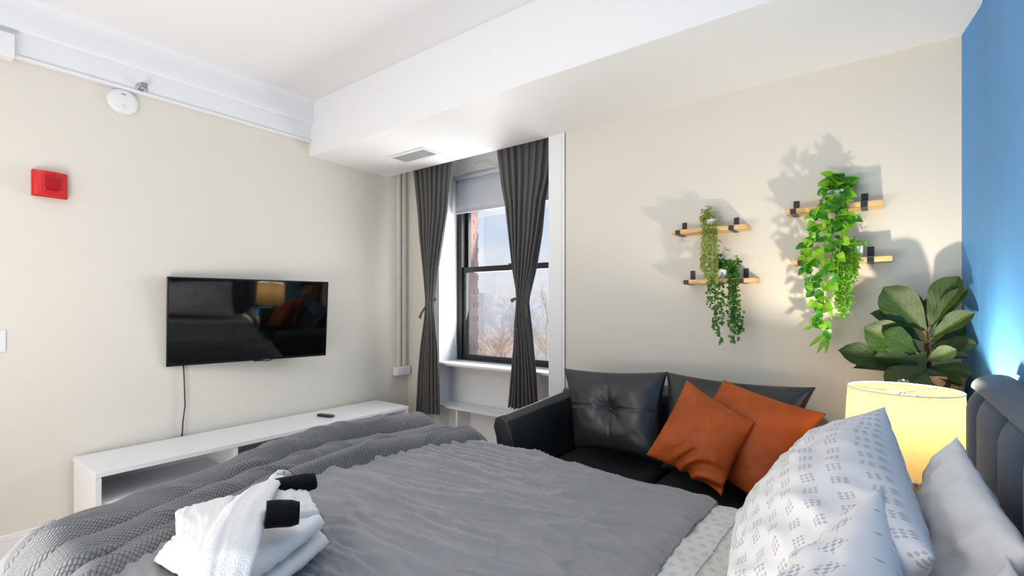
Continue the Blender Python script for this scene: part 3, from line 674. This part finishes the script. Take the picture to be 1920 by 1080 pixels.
def sash(a, b):
    k = a*(len(cl)-1); i = min(int(k), len(cl)-2); f = smooth01(k-i)*.3+(k-i)*.7
    L0, R0 = cl[i][0].lerp(cl[i+1][0], f), cl[i][1].lerp(cl[i+1][1], f); P = L0.lerp(R0, b)
    return P+V((0, 0, .014*math.sin(b*math.pi)**.5-.004*math.exp(-((b-.35)/.05)**2)+.004*noise.noise(V((a*6, b*5, 1)))))
grid_obj('sash_fold', sash, 40, 20, m_towel, t3, thick=.018)
def wrapup(a, b):
    P = sash(0, b); k = a; return P+V((.0, .0, 0))+V((-.035*math.sin(k*1.5), .03*math.sin(k*1.2), -.10*k*k-.005))
grid_obj('sash_end', wrapup, 10, 16, m_towel, t3, thick=.016)
def roll(label, a, b, r, seed):
    a, b = V(a), V(b); t = thing('rolled_washcloth', label, 'washcloth', (a+b)/2-V((0, 0, r)), 'black washcloths tucked in the towels')
    d = (b-a).normalized(); s = d.cross(V((0, 0, 1))).normalized(); u_ = s.cross(d)
    def f(p, q_):
        th = p*2*math.pi*2.6; rr = r*(.22+.78*p)*(1+.12*noise.noise(V((math.cos(th)*1.2, math.sin(th)*1.2+q_*1.5, seed))))*(1-.22*smooth01((q_-.72)/.28)*p); fl = 1
        c = a.lerp(b, q_); return c+s*math.cos(th)*rr*1.15+u_*math.sin(th)*rr*.85*fl
    grid_obj('cloth_roll', f, 70, 16, m_blacktowel, t, thick=.004)
    return t
roll('black rolled washcloth sticking out behind the white towels', Q(515, 918, .735), Q(590, 903, .735), .027, 1)
roll('black rolled washcloth lying in front on the white towels', Q(498, 968, .760), Q(560, 962, .755), .031, 2)
t4 = thing('folded_towel', 'white towel flap folded behind the front black washcloth', 'towel', (-1.2, .7, .7))
pillow('towel_fold', [Q(505, 925, .735), Q(572, 918, .72), Q(600, 965, .70), Q(500, 985, .715)], .016, (0, 0, 1), m_towel, t4, n=24, pinch=.02, power=.25, wr=.006, seed=41, back=1)

# ================================================================== SOFA
t = thing('sofa', 'black leather two-seat sofa against the cream wall', 'sofa', (-.78, 2.08, 0))
sx0, sx1 = -1.36, -.19
obj('sofa_base', B(sx0+.02, sx1-.02, 1.76, 2.40, .06, .30, .015), m_leather, t)
bm = bmesh.new(); bp_ = [(2.28, .28), (2.25, .60), (2.27, .70), (2.31, .74), (2.37, .74), (2.40, .70), (2.42, .28)]
NS = 16; rows = []
for i in range(NS+1):
    x = sx0-.02+(sx1-sx0+.01)*i/NS; rows.append([bm.verts.new((x, y, z+(.065*(1-smooth01((x+.62)/.25))*smooth01((x+1.28)/.25) if z > .5 else 0))) for y, z in bp_])
for i in range(NS):
    for k in range(len(bp_)-1): bm.faces.new((rows[i][k], rows[i+1][k], rows[i+1][k+1], rows[i][k+1]))
bm.faces.new(rows[0]); bm.faces.new(rows[-1][::-1]); obj('sofa_back', bm, m_leather, t, True)
def arm(sgn, xin, name='arm'):
    # cross-section from inner foot, up, over the flared roll, down the outside
    sec = [(.00, .10), (-.02, .34), (-.05, .50), (-.075, .615), (-.10, .675), (-.135, .698), (-.17, .682), (-.18, .645), (-.165, .60), (-.15, .50), (-.13, .34), (-.12, .10)]
    sec = [(x*sgn, z) for x, z in sec]
    ys = [1.735, 1.742, 1.76, 1.85, 1.95, 2.05, 2.15, 2.25, 2.34, 2.38, 2.39]
    bm = bmesh.new(); rows = []
    dense = []
    for i in range(len(sec)-1):
        for k in range(3): dense.append((sec[i][0]+(sec[i+1][0]-sec[i][0])*k/3, sec[i][1]+(sec[i+1][1]-sec[i][1])*k/3))
    dense.append(sec[-1])
    for yi, y in enumerate(ys):
        k = (y-1.735)/(2.39-1.735); sh = .985 if yi in (0, len(ys)-1) else 1
        row = []
        for x, z in dense:
            hz = z if z < .4 else z+(.045*k)*((z-.4)/.27)
            cx = -.09*sgn; xx = cx+(x-cx)*sh; hz = hz if sh == 1 else .35+(hz-.35)*.985
            xx += .03*k*sgn*(z > .45)*(z-.45)/.2
            row.append(bm.verts.new((xin+xx, y, hz+.0015*math.sin(y*60)*(z > .5))))
        rows.append(row)
    for i in range(len(rows)-1):
        for k in range(len(dense)-1): bm.faces.new((rows[i][k], rows[i+1][k], rows[i+1][k+1], rows[i][k+1]))
    bm.faces.new(rows[0]); bm.faces.new(rows[-1][::-1]); bm.faces.new([r_[0] for r_ in rows]+[r_[-1] for r_ in rows[::-1]])
    ob = obj(name, bm, m_leather, t, True)
    md = ob.modifiers.new('b', 'BEVEL'); md.width = .006; md.segments = 2; md.limit_method = 'ANGLE'
    # welt seam across the arm
    pl = [V((xin+x-.001*sgn*0, 2.02, z+(.055*.435*((z-.4)/.27) if z > .4 else 0))) for x, z in dense if z > .35][:16]
    return ob
arm(1, -1.235); arm(-1, -.30)
for i, (xa, xb) in enumerate(((-1.245, -.755), (-.745, -.275))):
    obj('seat_cushion', B(xa, xb, 1.745, 2.29, .30, .475, .045, seg=4), m_leather, t, True)
def bc(q4, seed):
    b_ = pillow('back_cushion', q4, .085, (0, -1, .2), m_leather, t, n=60, pinch=.085, power=.42, wr=.0035, seed=seed, dimple=.05, seams=True, back=.8, wscale=4)
    c = sum([V(p) for p in q4], V())/4; U = (V(q4[1])-V(q4[0])); W = V(q4[3])-V(q4[0]); n_ = U.cross(W).normalized(); n_ = -n_ if n_.y > 0 else n_
    obj('tuft_button', pk(c+n_*.030, .011), m_leather, b_, True)
bc([aty(1057, 690, 2.20), aty(1252, 697, 2.20), aty(1240, 868, 2.06), aty(1078, 838, 2.06)], 3)
bc([aty(1249, 697, 2.22), aty(1530, 726, 2.20), V((-.27, 2.07, .50)), V((-.75, 2.07, .49))], 6)
for xx in (sx0+.06, sx1-.10):
    for yy in (1.79, 2.33): obj('leg', lathe(bmesh.new(), (xx, yy, 0), [(.016, 0), (.024, .06)], 12), m_blackp, t)

# cognac cushions on the sofa
def crumple(P, u, v, side):
    k = smooth01((v-.25)/.5)*smooth01((u+.6)/.9); return P+V((0, -.016*math.sin((v*.8+u*.6)*19+2*math.sin(u*4))*k, .0))
o = pillow('throw_cushion', [aty(1288, 712, 2.02), aty(1416, 792, 1.97), aty(1352, 930, 1.80), aty(1211, 853, 1.86)], .075, (0, -1, .3), m_cognac, None, (-.58, 1.9, .48), n=56, pinch=.07, power=.55, wr=.007, seed=14, extra=crumple, wscale=4)
single(o, 'cognac leather cushion in front, tilted onto its corner', 'cushion', 'orange brown leather cushions')
o = pillow('throw_cushion', [aty(1356, 712, 2.13), aty(1549, 776, 2.06), aty(1430, 948, 1.90), aty(1270, 850, 2.02)], .07, (0, -1, .3), m_cognac, None, (-.42, 2.0, .48), n=44, pinch=.055, power=.55, wr=.005, seed=17, wscale=4)
single(o, 'cognac leather cushion behind, partly hidden by the tilted one', 'cushion', 'orange brown leather cushions')

# ================================================================== NIGHTSTAND + LAMP
LX, LY = .062, 1.87
t = thing('nightstand', 'small wooden nightstand between bed and sofa under the lamp', 'nightstand', (.08, 1.87, 0))
obj('tabletop', B(-.075, .262, 1.74, 2.08, .50, .522, .004), m_oak, t)
for xx in (-.065, .225):
    for yy in (1.75, 2.04): obj('leg', B(xx, xx+.028, yy, yy+.028, 0, .50, .002), m_oak, t)
obj('shelf', B(-.06, .25, 1.755, 2.065, .18, .198, .002), m_oak, t); 
dr = obj('drawer', B(-.035, .223, 1.755, 2.05, .38, .495, .003), m_oak, t); obj('knob', lathe(bmesh.new(), (.09, 1.74, .44), [(.0, -.01), (.011, -.008), (.007, .0), (.007, .016)], 14, 'Y'), m_chrome, dr, True)
t = thing('table_lamp', 'lit table lamp with cream linen drum shade and glass base', 'lamp', (LX, LY, .522))
obj('lamp_base', lathe(bmesh.new(), (LX, LY, .522), [(.055, 0), (.068, .012), (.07, .04), (.055, .09), (.03, .14), (.018, .19), (.018, .215)], 32), m_bottle, t, True)
obj('lamp_neck', lathe(bmesh.new(), (LX, LY, .722), [(.020, 0), (.020, .02), (.012, .025), (.012, .075), (.017, .078), (.017, .11)], 20), m_chrome, t, True)
bz0, bz1, rb, rt = .715, .948, .150, .138
sh_ = obj('lamp_shade', lathe(bmesh.new(), (LX, LY, 0), [(rb, bz0), (rt, bz1)], 72, cap=False), m_shade, t, True)
for zz, rr_ in ((bz0, rb), (bz1, rt)):
    bm = bmesh.new(); ring = [(LX+(rr_)*math.cos(k*2*math.pi/72), LY+(rr_)*math.sin(k*2*math.pi/72), zz) for k in range(73)]; tube(bm, ring, .0022, 6, False); obj('shade_rim', bm, m_white, sh_, True)
bm = bmesh.new()
for k in range(3): a = k*2.094+.9; tube(bm, [(LX, LY, bz1-.012), (LX+rt*math.cos(a), LY+rt*math.sin(a), bz1-.003)], .0018, 6)
obj('spider', bm, m_chrome, sh_, True)
bm = bmesh.new()
for sg in (-1, 1): tube(bm, [(LX+sg*.012, LY, .80), (LX+sg*.045, LY, .85), (LX+sg*.045, LY, .91), (LX, LY, bz1-.01)], .0018, 6)
obj('harp', bm, m_chrome, t, True)
obj('finial', lathe(bmesh.new(), (LX, LY, bz1-.012), [(.004, 0), (.004, .014), (.012, .020), (.016, .030), (.012, .040), (0, .043)], 16), m_bottle, t, True)
m_bulb = bpy.data.materials.new('bulb'); m_bulb.use_nodes = True; N = m_bulb.node_tree.nodes; N.clear(); oo = N.new('ShaderNodeOutputMaterial'); em = N.new('ShaderNodeEmission'); em.inputs[0].default_value = (1, .72, .38, 1); em.inputs[1].default_value = 6; tr = N.new('ShaderNodeBsdfTransparent'); ms = N.new('ShaderNodeMixShader'); ms.inputs[0].default_value = .88
m_bulb.node_tree.links.new(em.outputs[0], ms.inputs[1]); m_bulb.node_tree.links.new(tr.outputs[0], ms.inputs[2]); m_bulb.node_tree.links.new(ms.outputs[0], oo.inputs[0])
obj('bulb', lathe(bmesh.new(), (LX, LY, .850), [(.013, 0), (.018, .015), (.029, .045), (.024, .068), (0, .078)], 20), m_bulb, t, True)
l = bpy.data.lights.new('lamp_light', 'POINT'); l.energy = 30; l.color = (1, .88, .70); l.shadow_soft_size = .018
lo_ = bpy.data.objects.new('lamp_light', l); COL.objects.link(lo_); lo_.location = (LX, LY, .897)

# ================================================================== WALL SHELVES
def shelf(label, xa, xb, z0, tabs):
    t = thing('wall_shelf', label, 'shelf', ((xa+xb)/2, YB, z0), 'pine wall shelves above the sofa')
    obj('board', B(xa, xb, 2.335, YB-.004, z0, z0+.020, .002), m_pine, t)
    for x in tabs:
        bm = B(x-.011, x+.011, YB-.004, YB, z0-.0, z0+.068, .0005); box(bm, x-.011, x+.011, 2.331, YB, z0-.002, z0); box(bm, x-.011, x+.011, 2.3315, 2.334, z0-.002, z0+.018); obj('bracket', bm, m_blackmetal, t)
shelf('upper pine shelf of the pair nearer the window', -.795, -.463, 1.540, (-.764, -.525))
shelf('lower pine shelf of the pair nearer the window', -.745, -.424, 1.300, (-.724, -.484))
shelf('upper pine shelf of the pair nearer the blue wall', -.312, .020, 1.585, (-.282, -.041))
shelf('lower pine shelf of the pair nearer the blue wall', -.288, .046, 1.368, (-.254, -.021))

def unitleaf(name, L=10, W=6, shape='heart', fold=.18, droop=.25, wave=0):
    """unit leaf: length 1 along +Y from origin, normal +Z"""
    bm = bmesh.new(); uv = bm.loops.layers.uv.new('UVMap'); rows = []
    for i in range(L+1):
        s = i/L
        if shape == 'heart': w = .50*math.sin(math.pi*s**.60)**.62*(1-.12*s)
        elif shape == 'fiddle': w = .16*math.sin(math.pi*min(1, s*1.1+.02))**.7*(1-s)+.40*max(0, math.sin(math.pi*s**1.75))**.7*(.3+.7*s)
        else: w = .11*math.sin(math.pi*s**.8)
        row = []
        for j in range(W+1):
            k = -1+2*j/W; x = k*w; z = fold*abs(k)*w*1.2-droop*s*s+wave*math.sin(s*16+k*2)*abs(k)*.5
            row.append((bm.verts.new((x, s, z)), (k, s)))
        rows.append(row)
    for i in range(L):
        for j in range(W):
            q = (rows[i][j], rows[i][j+1], rows[i+1][j+1], rows[i+1][j])
            f = bm.faces.new([a[0] for a in q]); f.smooth = True
            for lp, a in zip(f.loops, q): lp[uv].uv = a[1]
    me = bpy.data.meshes.new(name); bm.to_mesh(me); bm.free(); return me
def place_leaf(me, base, d, nrm, length, parent, width=1.0, name='leaf'):
    d = V(d).normalized(); n_ = V(nrm); n_ = (n_-d*n_.dot(d)).normalized(); x = d.cross(n_).normalized()
    o = bpy.data.objects.new(name, me); COL.objects.link(o); o.parent = parent
    p = V(base)-ORG[parent.name]; s = length
    o.matrix_local = Matrix(((x.x*s*width, d.x*s, n_.x*s, p.x), (x.y*s*width, d.y*s, n_.y*s, p.y), (x.z*s*width, d.z*s, n_.z*s, p.z), (0, 0, 0, 1)))
    return o
def pot(t, x, y, z, r, h, mat=None, square=False):
    if square: obj('pot', B(x-r, x+r, y-r, y+r, z, z+h, .004), mat or m_ceramic, t)
    else: obj('pot', lathe(bmesh.new(), (x, y, z), [(r*.75, 0), (r, h*.9), (r*1.06, h*.92), (r*1.06, h), (r*.9, h), (r*.88, h*.85), (0, h*.85)], 24), mat or m_ceramic, t, True)

# pothos: strands follow pixel-measured paths on the plane just in front of the shelf
me_h1 = unitleaf('leaf', 8, 4, 'heart', .3, .25); me_h1.materials.append(m_pothos); me_h2 = unitleaf('leaf', 8, 4, 'heart', .25, .45); me_h2.materials.append(m_pothos2)
me_l = unitleaf('leaf', 5, 2, 'lance', .2, .15); me_l.materials.append(m_fern)
px_, pz_ = -.145, 1.605
t = thing('hanging_pothos', 'bright green heart-leaved trailing plant hanging from the upper right shelf', 'plant', (px_, 2.385, pz_))
pot(t, px_+.0, 2.385, pz_, .038, .062, square=True)
strands = [[(1560, 340), (1552, 372), (1535, 400), (1528, 440), (1520, 480), (1520, 520), (1530, 560), (1527, 590), (1530, 612)],
           [(1570, 335), (1560, 370), (1552, 400), (1548, 440), (1545, 480), (1540, 520), (1545, 560), (1540, 600), (1548, 625)],
           [(1580, 335), (1578, 370), (1570, 405), (1580, 440), (1572, 480), (1570, 520)],
           [(1590, 345), (1585, 380), (1592, 405), (1600, 420)],
           [(1565, 345), (1570, 380), (1565, 420), (1560, 460), (1562, 500), (1555, 540)],
           [(1558, 335), (1545, 365), (1530, 395), (1525, 425), (1512, 460), (1508, 500), (1518, 540)]]
bmv = bmesh.new(); rl = random.Random(11); cnt = 0
for si, st in enumerate(strands):
    pts = [aty(u, v, (2.39 if i == 0 else 2.33 if i == 1 else 2.305-.012*(si % 3))) for i, (u, v) in enumerate(st)]
    tube(bmv, pts, .0018, 5)
    for i in range(len(pts)-1):
        nl = 5 if i < len(pts)-3 else 3
        if si == 3: nl = 4
        for k in range(nl):
            P = pts[i].lerp(pts[i+1], (k+rl.random()*.7)/nl)
            d = V((rl.uniform(-1, 1), rl.uniform(-.9, .1), rl.uniform(-.9, .35))); nn = V((rl.uniform(-.7, .7), -1, rl.uniform(.1, 1.1)))
            ln = rl.uniform(.026, .044); place_leaf(me_h1 if rl.random() < .6 else me_h2, P, d, nn, ln, t, rl.uniform(.85, 1.1)); cnt += 1
for k in range(34):   # crown above the pot
    a = rl.uniform(0, 6.28); P = V((px_+.02+.028*math.cos(a), 2.385+.02*math.sin(a), pz_+.065+rl.uniform(0, .055)))
    place_leaf(me_h1 if k % 2 else me_h2, P, V((math.cos(a), math.sin(a)-.5, rl.uniform(-.2, .9))), V((rl.uniform(-.4, .4), -1, .7)), rl.uniform(.032, .05), t)
for (ub, vb), (ut, vt) in (((1545, 590), (1510, 620)), ((1548, 600), (1560, 632)), ((1548, 625), (1515, 650)), ((1552, 628), (1530, 664)), ((1553, 628), (1548, 664)), ((1540, 600), (1503, 618)), ((1556, 600), (1549, 640)), ((1530, 475), (1508, 520)), ((1550, 555), (1560, 600))):
    a = aty(ub, vb, 2.31); b = aty(ut, vt, 2.30); place_leaf(me_l, a, b-a, (0, -1, .3), (b-a).length, t, 1.0)
obj('stems', bmv, m_fern, t, True)

def stuffplant(t, strands, mat, size, per, y0, seed, jitter=.008, name='foliage', crown=None, lance=False):
    rr = random.Random(seed); bm = bmesh.new()
    def leaf(P, s):
        d = V((rr.uniform(-1, 1), rr.uniform(-1, .3), rr.uniform(-1.2, .4))).normalized(); n_ = V((rr.uniform(-.6, .6), -1, rr.uniform(-.1, 1))); n_ = (n_-d*n_.dot(d)).normalized(); x = d.cross(n_)
        wdt = .2 if lance else .42
        a = bm.verts.new(P); b = bm.verts.new(P+d*s*.5+x*s*wdt+n_*s*.1); c = bm.verts.new(P+d*s); e_ = bm.verts.new(P+d*s*.5-x*s*wdt+n_*s*.1); m_ = bm.verts.new(P+d*s*.5-n_*s*.05)
        bm.faces.new((a, b, m_)); bm.faces.new((b, c, m_)); bm.faces.new((c, e_, m_)); bm.faces.new((e_, a, m_))
    sb = bmesh.new()
    for st in strands:
        yy = y0-rr.uniform(0, .035); pts = [aty(u, v, 2.385 if (i == 0 and crown) else yy) for i, (u, v) in enumerate(st)]; tube(sb, pts, .001, 4)
        for i in range(len(pts)-1):
            n_ = max(2, int((pts[i+1]-pts[i]).length*per))
            for k in range(n_): P = pts[i].lerp(pts[i+1], k/n_)+V((rr.gauss(0, jitter), rr.gauss(0, jitter), rr.gauss(0, jitter*.5))); leaf(P, size*rr.uniform(.7, 1.2))
    if crown:
        cx, cy, cz, rx, rz, nn = crown
        for k in range(nn): leaf(V((cx+rr.gauss(0, rx), cy+rr.gauss(0, rx*.8), cz+abs(rr.gauss(0, rz)))), size*rr.uniform(.8, 1.3))
    o = obj(name, bm, mat, t, 'keep'); o['kind'] = 'stuff'; obj('stems', sb, mat, t, True)
# string plant on upper left shelf
c = aty(1328, 430, 2.385); t = thing('hanging_string_plant', 'olive green string plant trailing from the upper left shelf', 'plant', (c.x, 2.385, 1.56))
pot(t, c.x+.012, 2.385, 1.56, .030, .040)
rs = random.Random(5)
st = [[(1320+i*2.6, 412), (1316+i*3.0+rs.uniform(-1, 1), 440), (1315+i*3.1+rs.uniform(-2, 2), 480), (1314+i*3.2+rs.uniform(-2, 2), rs.choice((505, 520, 530, 540)))] for i in range(10)]
stuffplant(t, st, m_string, .0115, 330, 2.325, 1, .0035, crown=(c.x, 2.375, 1.60, .017, .024, 300))
# small leaved plant on the lower left shelf
c = aty(1358, 510, 2.385); t = thing('hanging_ivy', 'dark green small-leaved plant trailing from the lower left shelf', 'plant', (c.x, 2.385, 1.32))
pot(t, c.x-.004, 2.36, 1.32, .028, .045)
st = [[(1340, 505), (1332, 535), (1330, 555), (1334, 575)], [(1345, 505), (1341, 540), (1340, 580), (1341, 620)], [(1350, 500), (1347, 540), (1346, 590), (1350, 630), (1357, 645)], [(1358, 500), (1355, 540), (1352, 590), (1355, 610)],
      [(1368, 497), (1368, 530), (1372, 570), (1375, 610), (1378, 645)], [(1374, 500), (1374, 540), (1378, 580), (1380, 620), (1374, 640)], [(1377, 500), (1378, 540), (1382, 590), (1386, 625)], [(1379, 505), (1380, 530), (1384, 570), (1390, 605), (1387, 625)], [(1371, 500), (1371, 545), (1375, 600)], [(1375, 500), (1373, 560), (1370, 625)]]
stuffplant(t, st, m_smallleaf, .017, 210, 2.325, 2, .006, crown=(c.x+.008, 2.365, 1.362, .026, .022, 260))
# fern on lower right shelf
c = aty(1592, 470, 2.385); t = thing('hanging_fern', 'yellow-green feathery plant in a white cube pot on the lower right shelf', 'plant', (c.x, 2.385, 1.388))
pot(t, c.x+.012, 2.385, 1.388, .034, .05, square=True)
st = []
for i in range(26):
    a = i/25; x = 1566+a*42+rs.uniform(-2, 2); end = 520+72*math.sin(math.pi*min(1, .25+a*.75))**.6+rs.uniform(-14, 8); pull = (1582-x)*.25
    if a > .7: end = 520+rs.uniform(-25, 12)+20*(1-a)
    st.append([(1590, 462), (x, 480), (x+pull*.3, 510), (x+pull, end)])
stuffplant(t, st, m_fern, .017, 260, 2.325, 3, .006, crown=(c.x, 2.35, 1.435, .026, .012, 200), lance=True)

# fiddle leaf fig in the corner on a tall stand
FX, FY = .14, 2.315
t = thing('plant_stand', 'tall wooden plant stand in the corner behind the lamp', 'plant stand', (FX, FY, 0))
obj('stand_top', lathe(bmesh.new(), (FX, FY, .70), [(.115, 0), (.118, .01), (.115, .02)], 32), m_oak, t, True)
for k in range(3): a = k*2.094+.3; obj('leg', tube(bmesh.new(), [(FX+.09*math.cos(a), FY+.09*math.sin(a), 0), (FX+.075*math.cos(a), FY+.075*math.sin(a), .70)], .011, 10), m_oak, t, True)
t = thing('fiddle_leaf_fig', 'dark green fiddle-leaf fig with broad leaves in the corner behind the lamp', 'plant', (FX, FY, .72))
obj('pot', lathe(bmesh.new(), (FX, FY, .72), [(.085, 0), (.108, .215), (.112, .22), (.112, .235), (.10, .235), (.098, .21), (0, .21)], 32), m_wicker, t, True)
obj('soil', lathe(bmesh.new(), (FX, FY, .925), [(.097, 0), (.09, .008), (0, .012)], 24), m_soil, t, True)
tr_ = [V((FX, FY, .93)), aty(1745, 700, 2.32), aty(1738, 660, 2.32), aty(1735, 620, 2.32), aty(1737, 590, 2.32)]
obj('trunk', tube(bmesh.new(), tr_, [.009, .008, .007, .006, .005], 10), m_stem, t, True)
me_f = [unitleaf('leaf', 12, 8, 'fiddle', f_, d_2, w_) for f_, d_2, w_ in ((.25, .12, .035), (.12, .2, .05), (.35, .05, .03))]
for m_ in me_f: m_.materials.append(m_fiddle)
FL = [((1735, 622), (1660, 540), 2.15, 2.06, 1.0, (-.1, -1, .25), 0), ((1742, 610), (1795, 517), 2.17, 2.12, .85, (-.5, -1, .1), 2), ((1744, 612), (1812, 540), 2.16, 2.10, .55, (.1, -1, .8), 2),
      ((1748, 632), (1825, 586), 2.15, 2.06, .75, (.0, -1, .6), 2), ((1746, 650), (1824, 640), 2.15, 2.06, .8, (.1, -1, .5), 1), ((1740, 690), (1822, 698), 2.12, 2.02, .8, (0, -1, .7), 0),
      ((1732, 620), (1643, 578), 2.14, 2.05, .75, (0, -.8, 1), 1), ((1728, 665), (1625, 615), 2.12, 2.02, 1.05, (-.2, -1, .3), 0), ((1718, 660), (1668, 622), 2.08, 1.99, 1.3, (.2, -1, .5), 1),
      ((1735, 695), (1583, 650), 2.12, 2.00, .62, (0, -1, .5), 1), ((1728, 705), (1600, 686), 2.12, 2.03, .35, (0, -.6, 1), 2), ((1738, 690), (1660, 720), 2.08, 2.02, 1.2, (0, -1, .4), 0),
      ((1738, 690), (1775, 735), 2.08, 2.03, 1.2, (.2, -1, .3), 1), ((1742, 640), (1790, 600), 2.18, 2.14, 1.0, (-.2, -1, .2), 0), ((1738, 620), (1760, 545), 2.20, 2.22, .8, (-.3, -1, .1), 1), ((1736, 660), (1700, 700), 2.10, 2.05, 1.3, (0, -1, .4), 2),
      ((1738, 618), (1700, 548), 2.21, 2.19, .8, (-.5, -1, .2), 0), ((1740, 612), (1762, 530), 2.19, 2.18, .6, (.6, -1, .2), 2), ((1734, 640), (1650, 600), 2.17, 2.12, .8, (0, -1, .8), 0),
      ((1742, 655), (1812, 612), 2.17, 2.13, .7, (.3, -1, .2), 1), ((1744, 672), (1818, 668), 2.13, 2.07, .6, (.0, -1, .9), 2), ((1738, 676), (1790, 655), 2.07, 2.0, 1.0, (.3, -1, .4), 0),
      ((1730, 680), (1640, 668), 2.10, 2.02, .7, (-.1, -1, .8), 2), ((1738, 700), (1722, 745), 2.04, 1.98, 1.3, (0, -1, .3), 1), ((1744, 700), (1806, 722), 2.08, 2.04, .7, (.1, -1, .7), 2)]
for (b, tp, y1_, y2_, wdt, nn, k) in FL:
    y1_ += .14; y2_ = min(2.40, y2_+.17); a = aty(b[0], b[1], y1_); c = aty(tp[0], tp[1], y2_); place_leaf(me_f[k], a, c-a, nn, (c-a).length, t, wdt*.85)
    obj('petiole', tube(bmesh.new(), [aty(1737, min(710, b[1]+14), 2.32), a], .003, 6), m_stem, t, True)

# unseen fixture and disk light added behind the camera as even fill
t = thing('added_fill_fixture', 'unseen round fill light added behind the camera', 'fill light', (-1.5, -.9, ZC))
obj('added_fill_rim', lathe(bmesh.new(), (-1.5, -.9, ZC), [(.26, 0), (.26, -.03), (.23, -.035)], 40), m_plastic, t, True)
l = bpy.data.lights.new('added_fill_disk', 'AREA'); l.shape = 'DISK'; l.size = .9; l.energy = 14; l.color = (1, .97, .93)
lo_ = bpy.data.objects.new('added_fill_disk', l); COL.objects.link(lo_); lo_.location = (-1.5, -.9, ZC-.06)
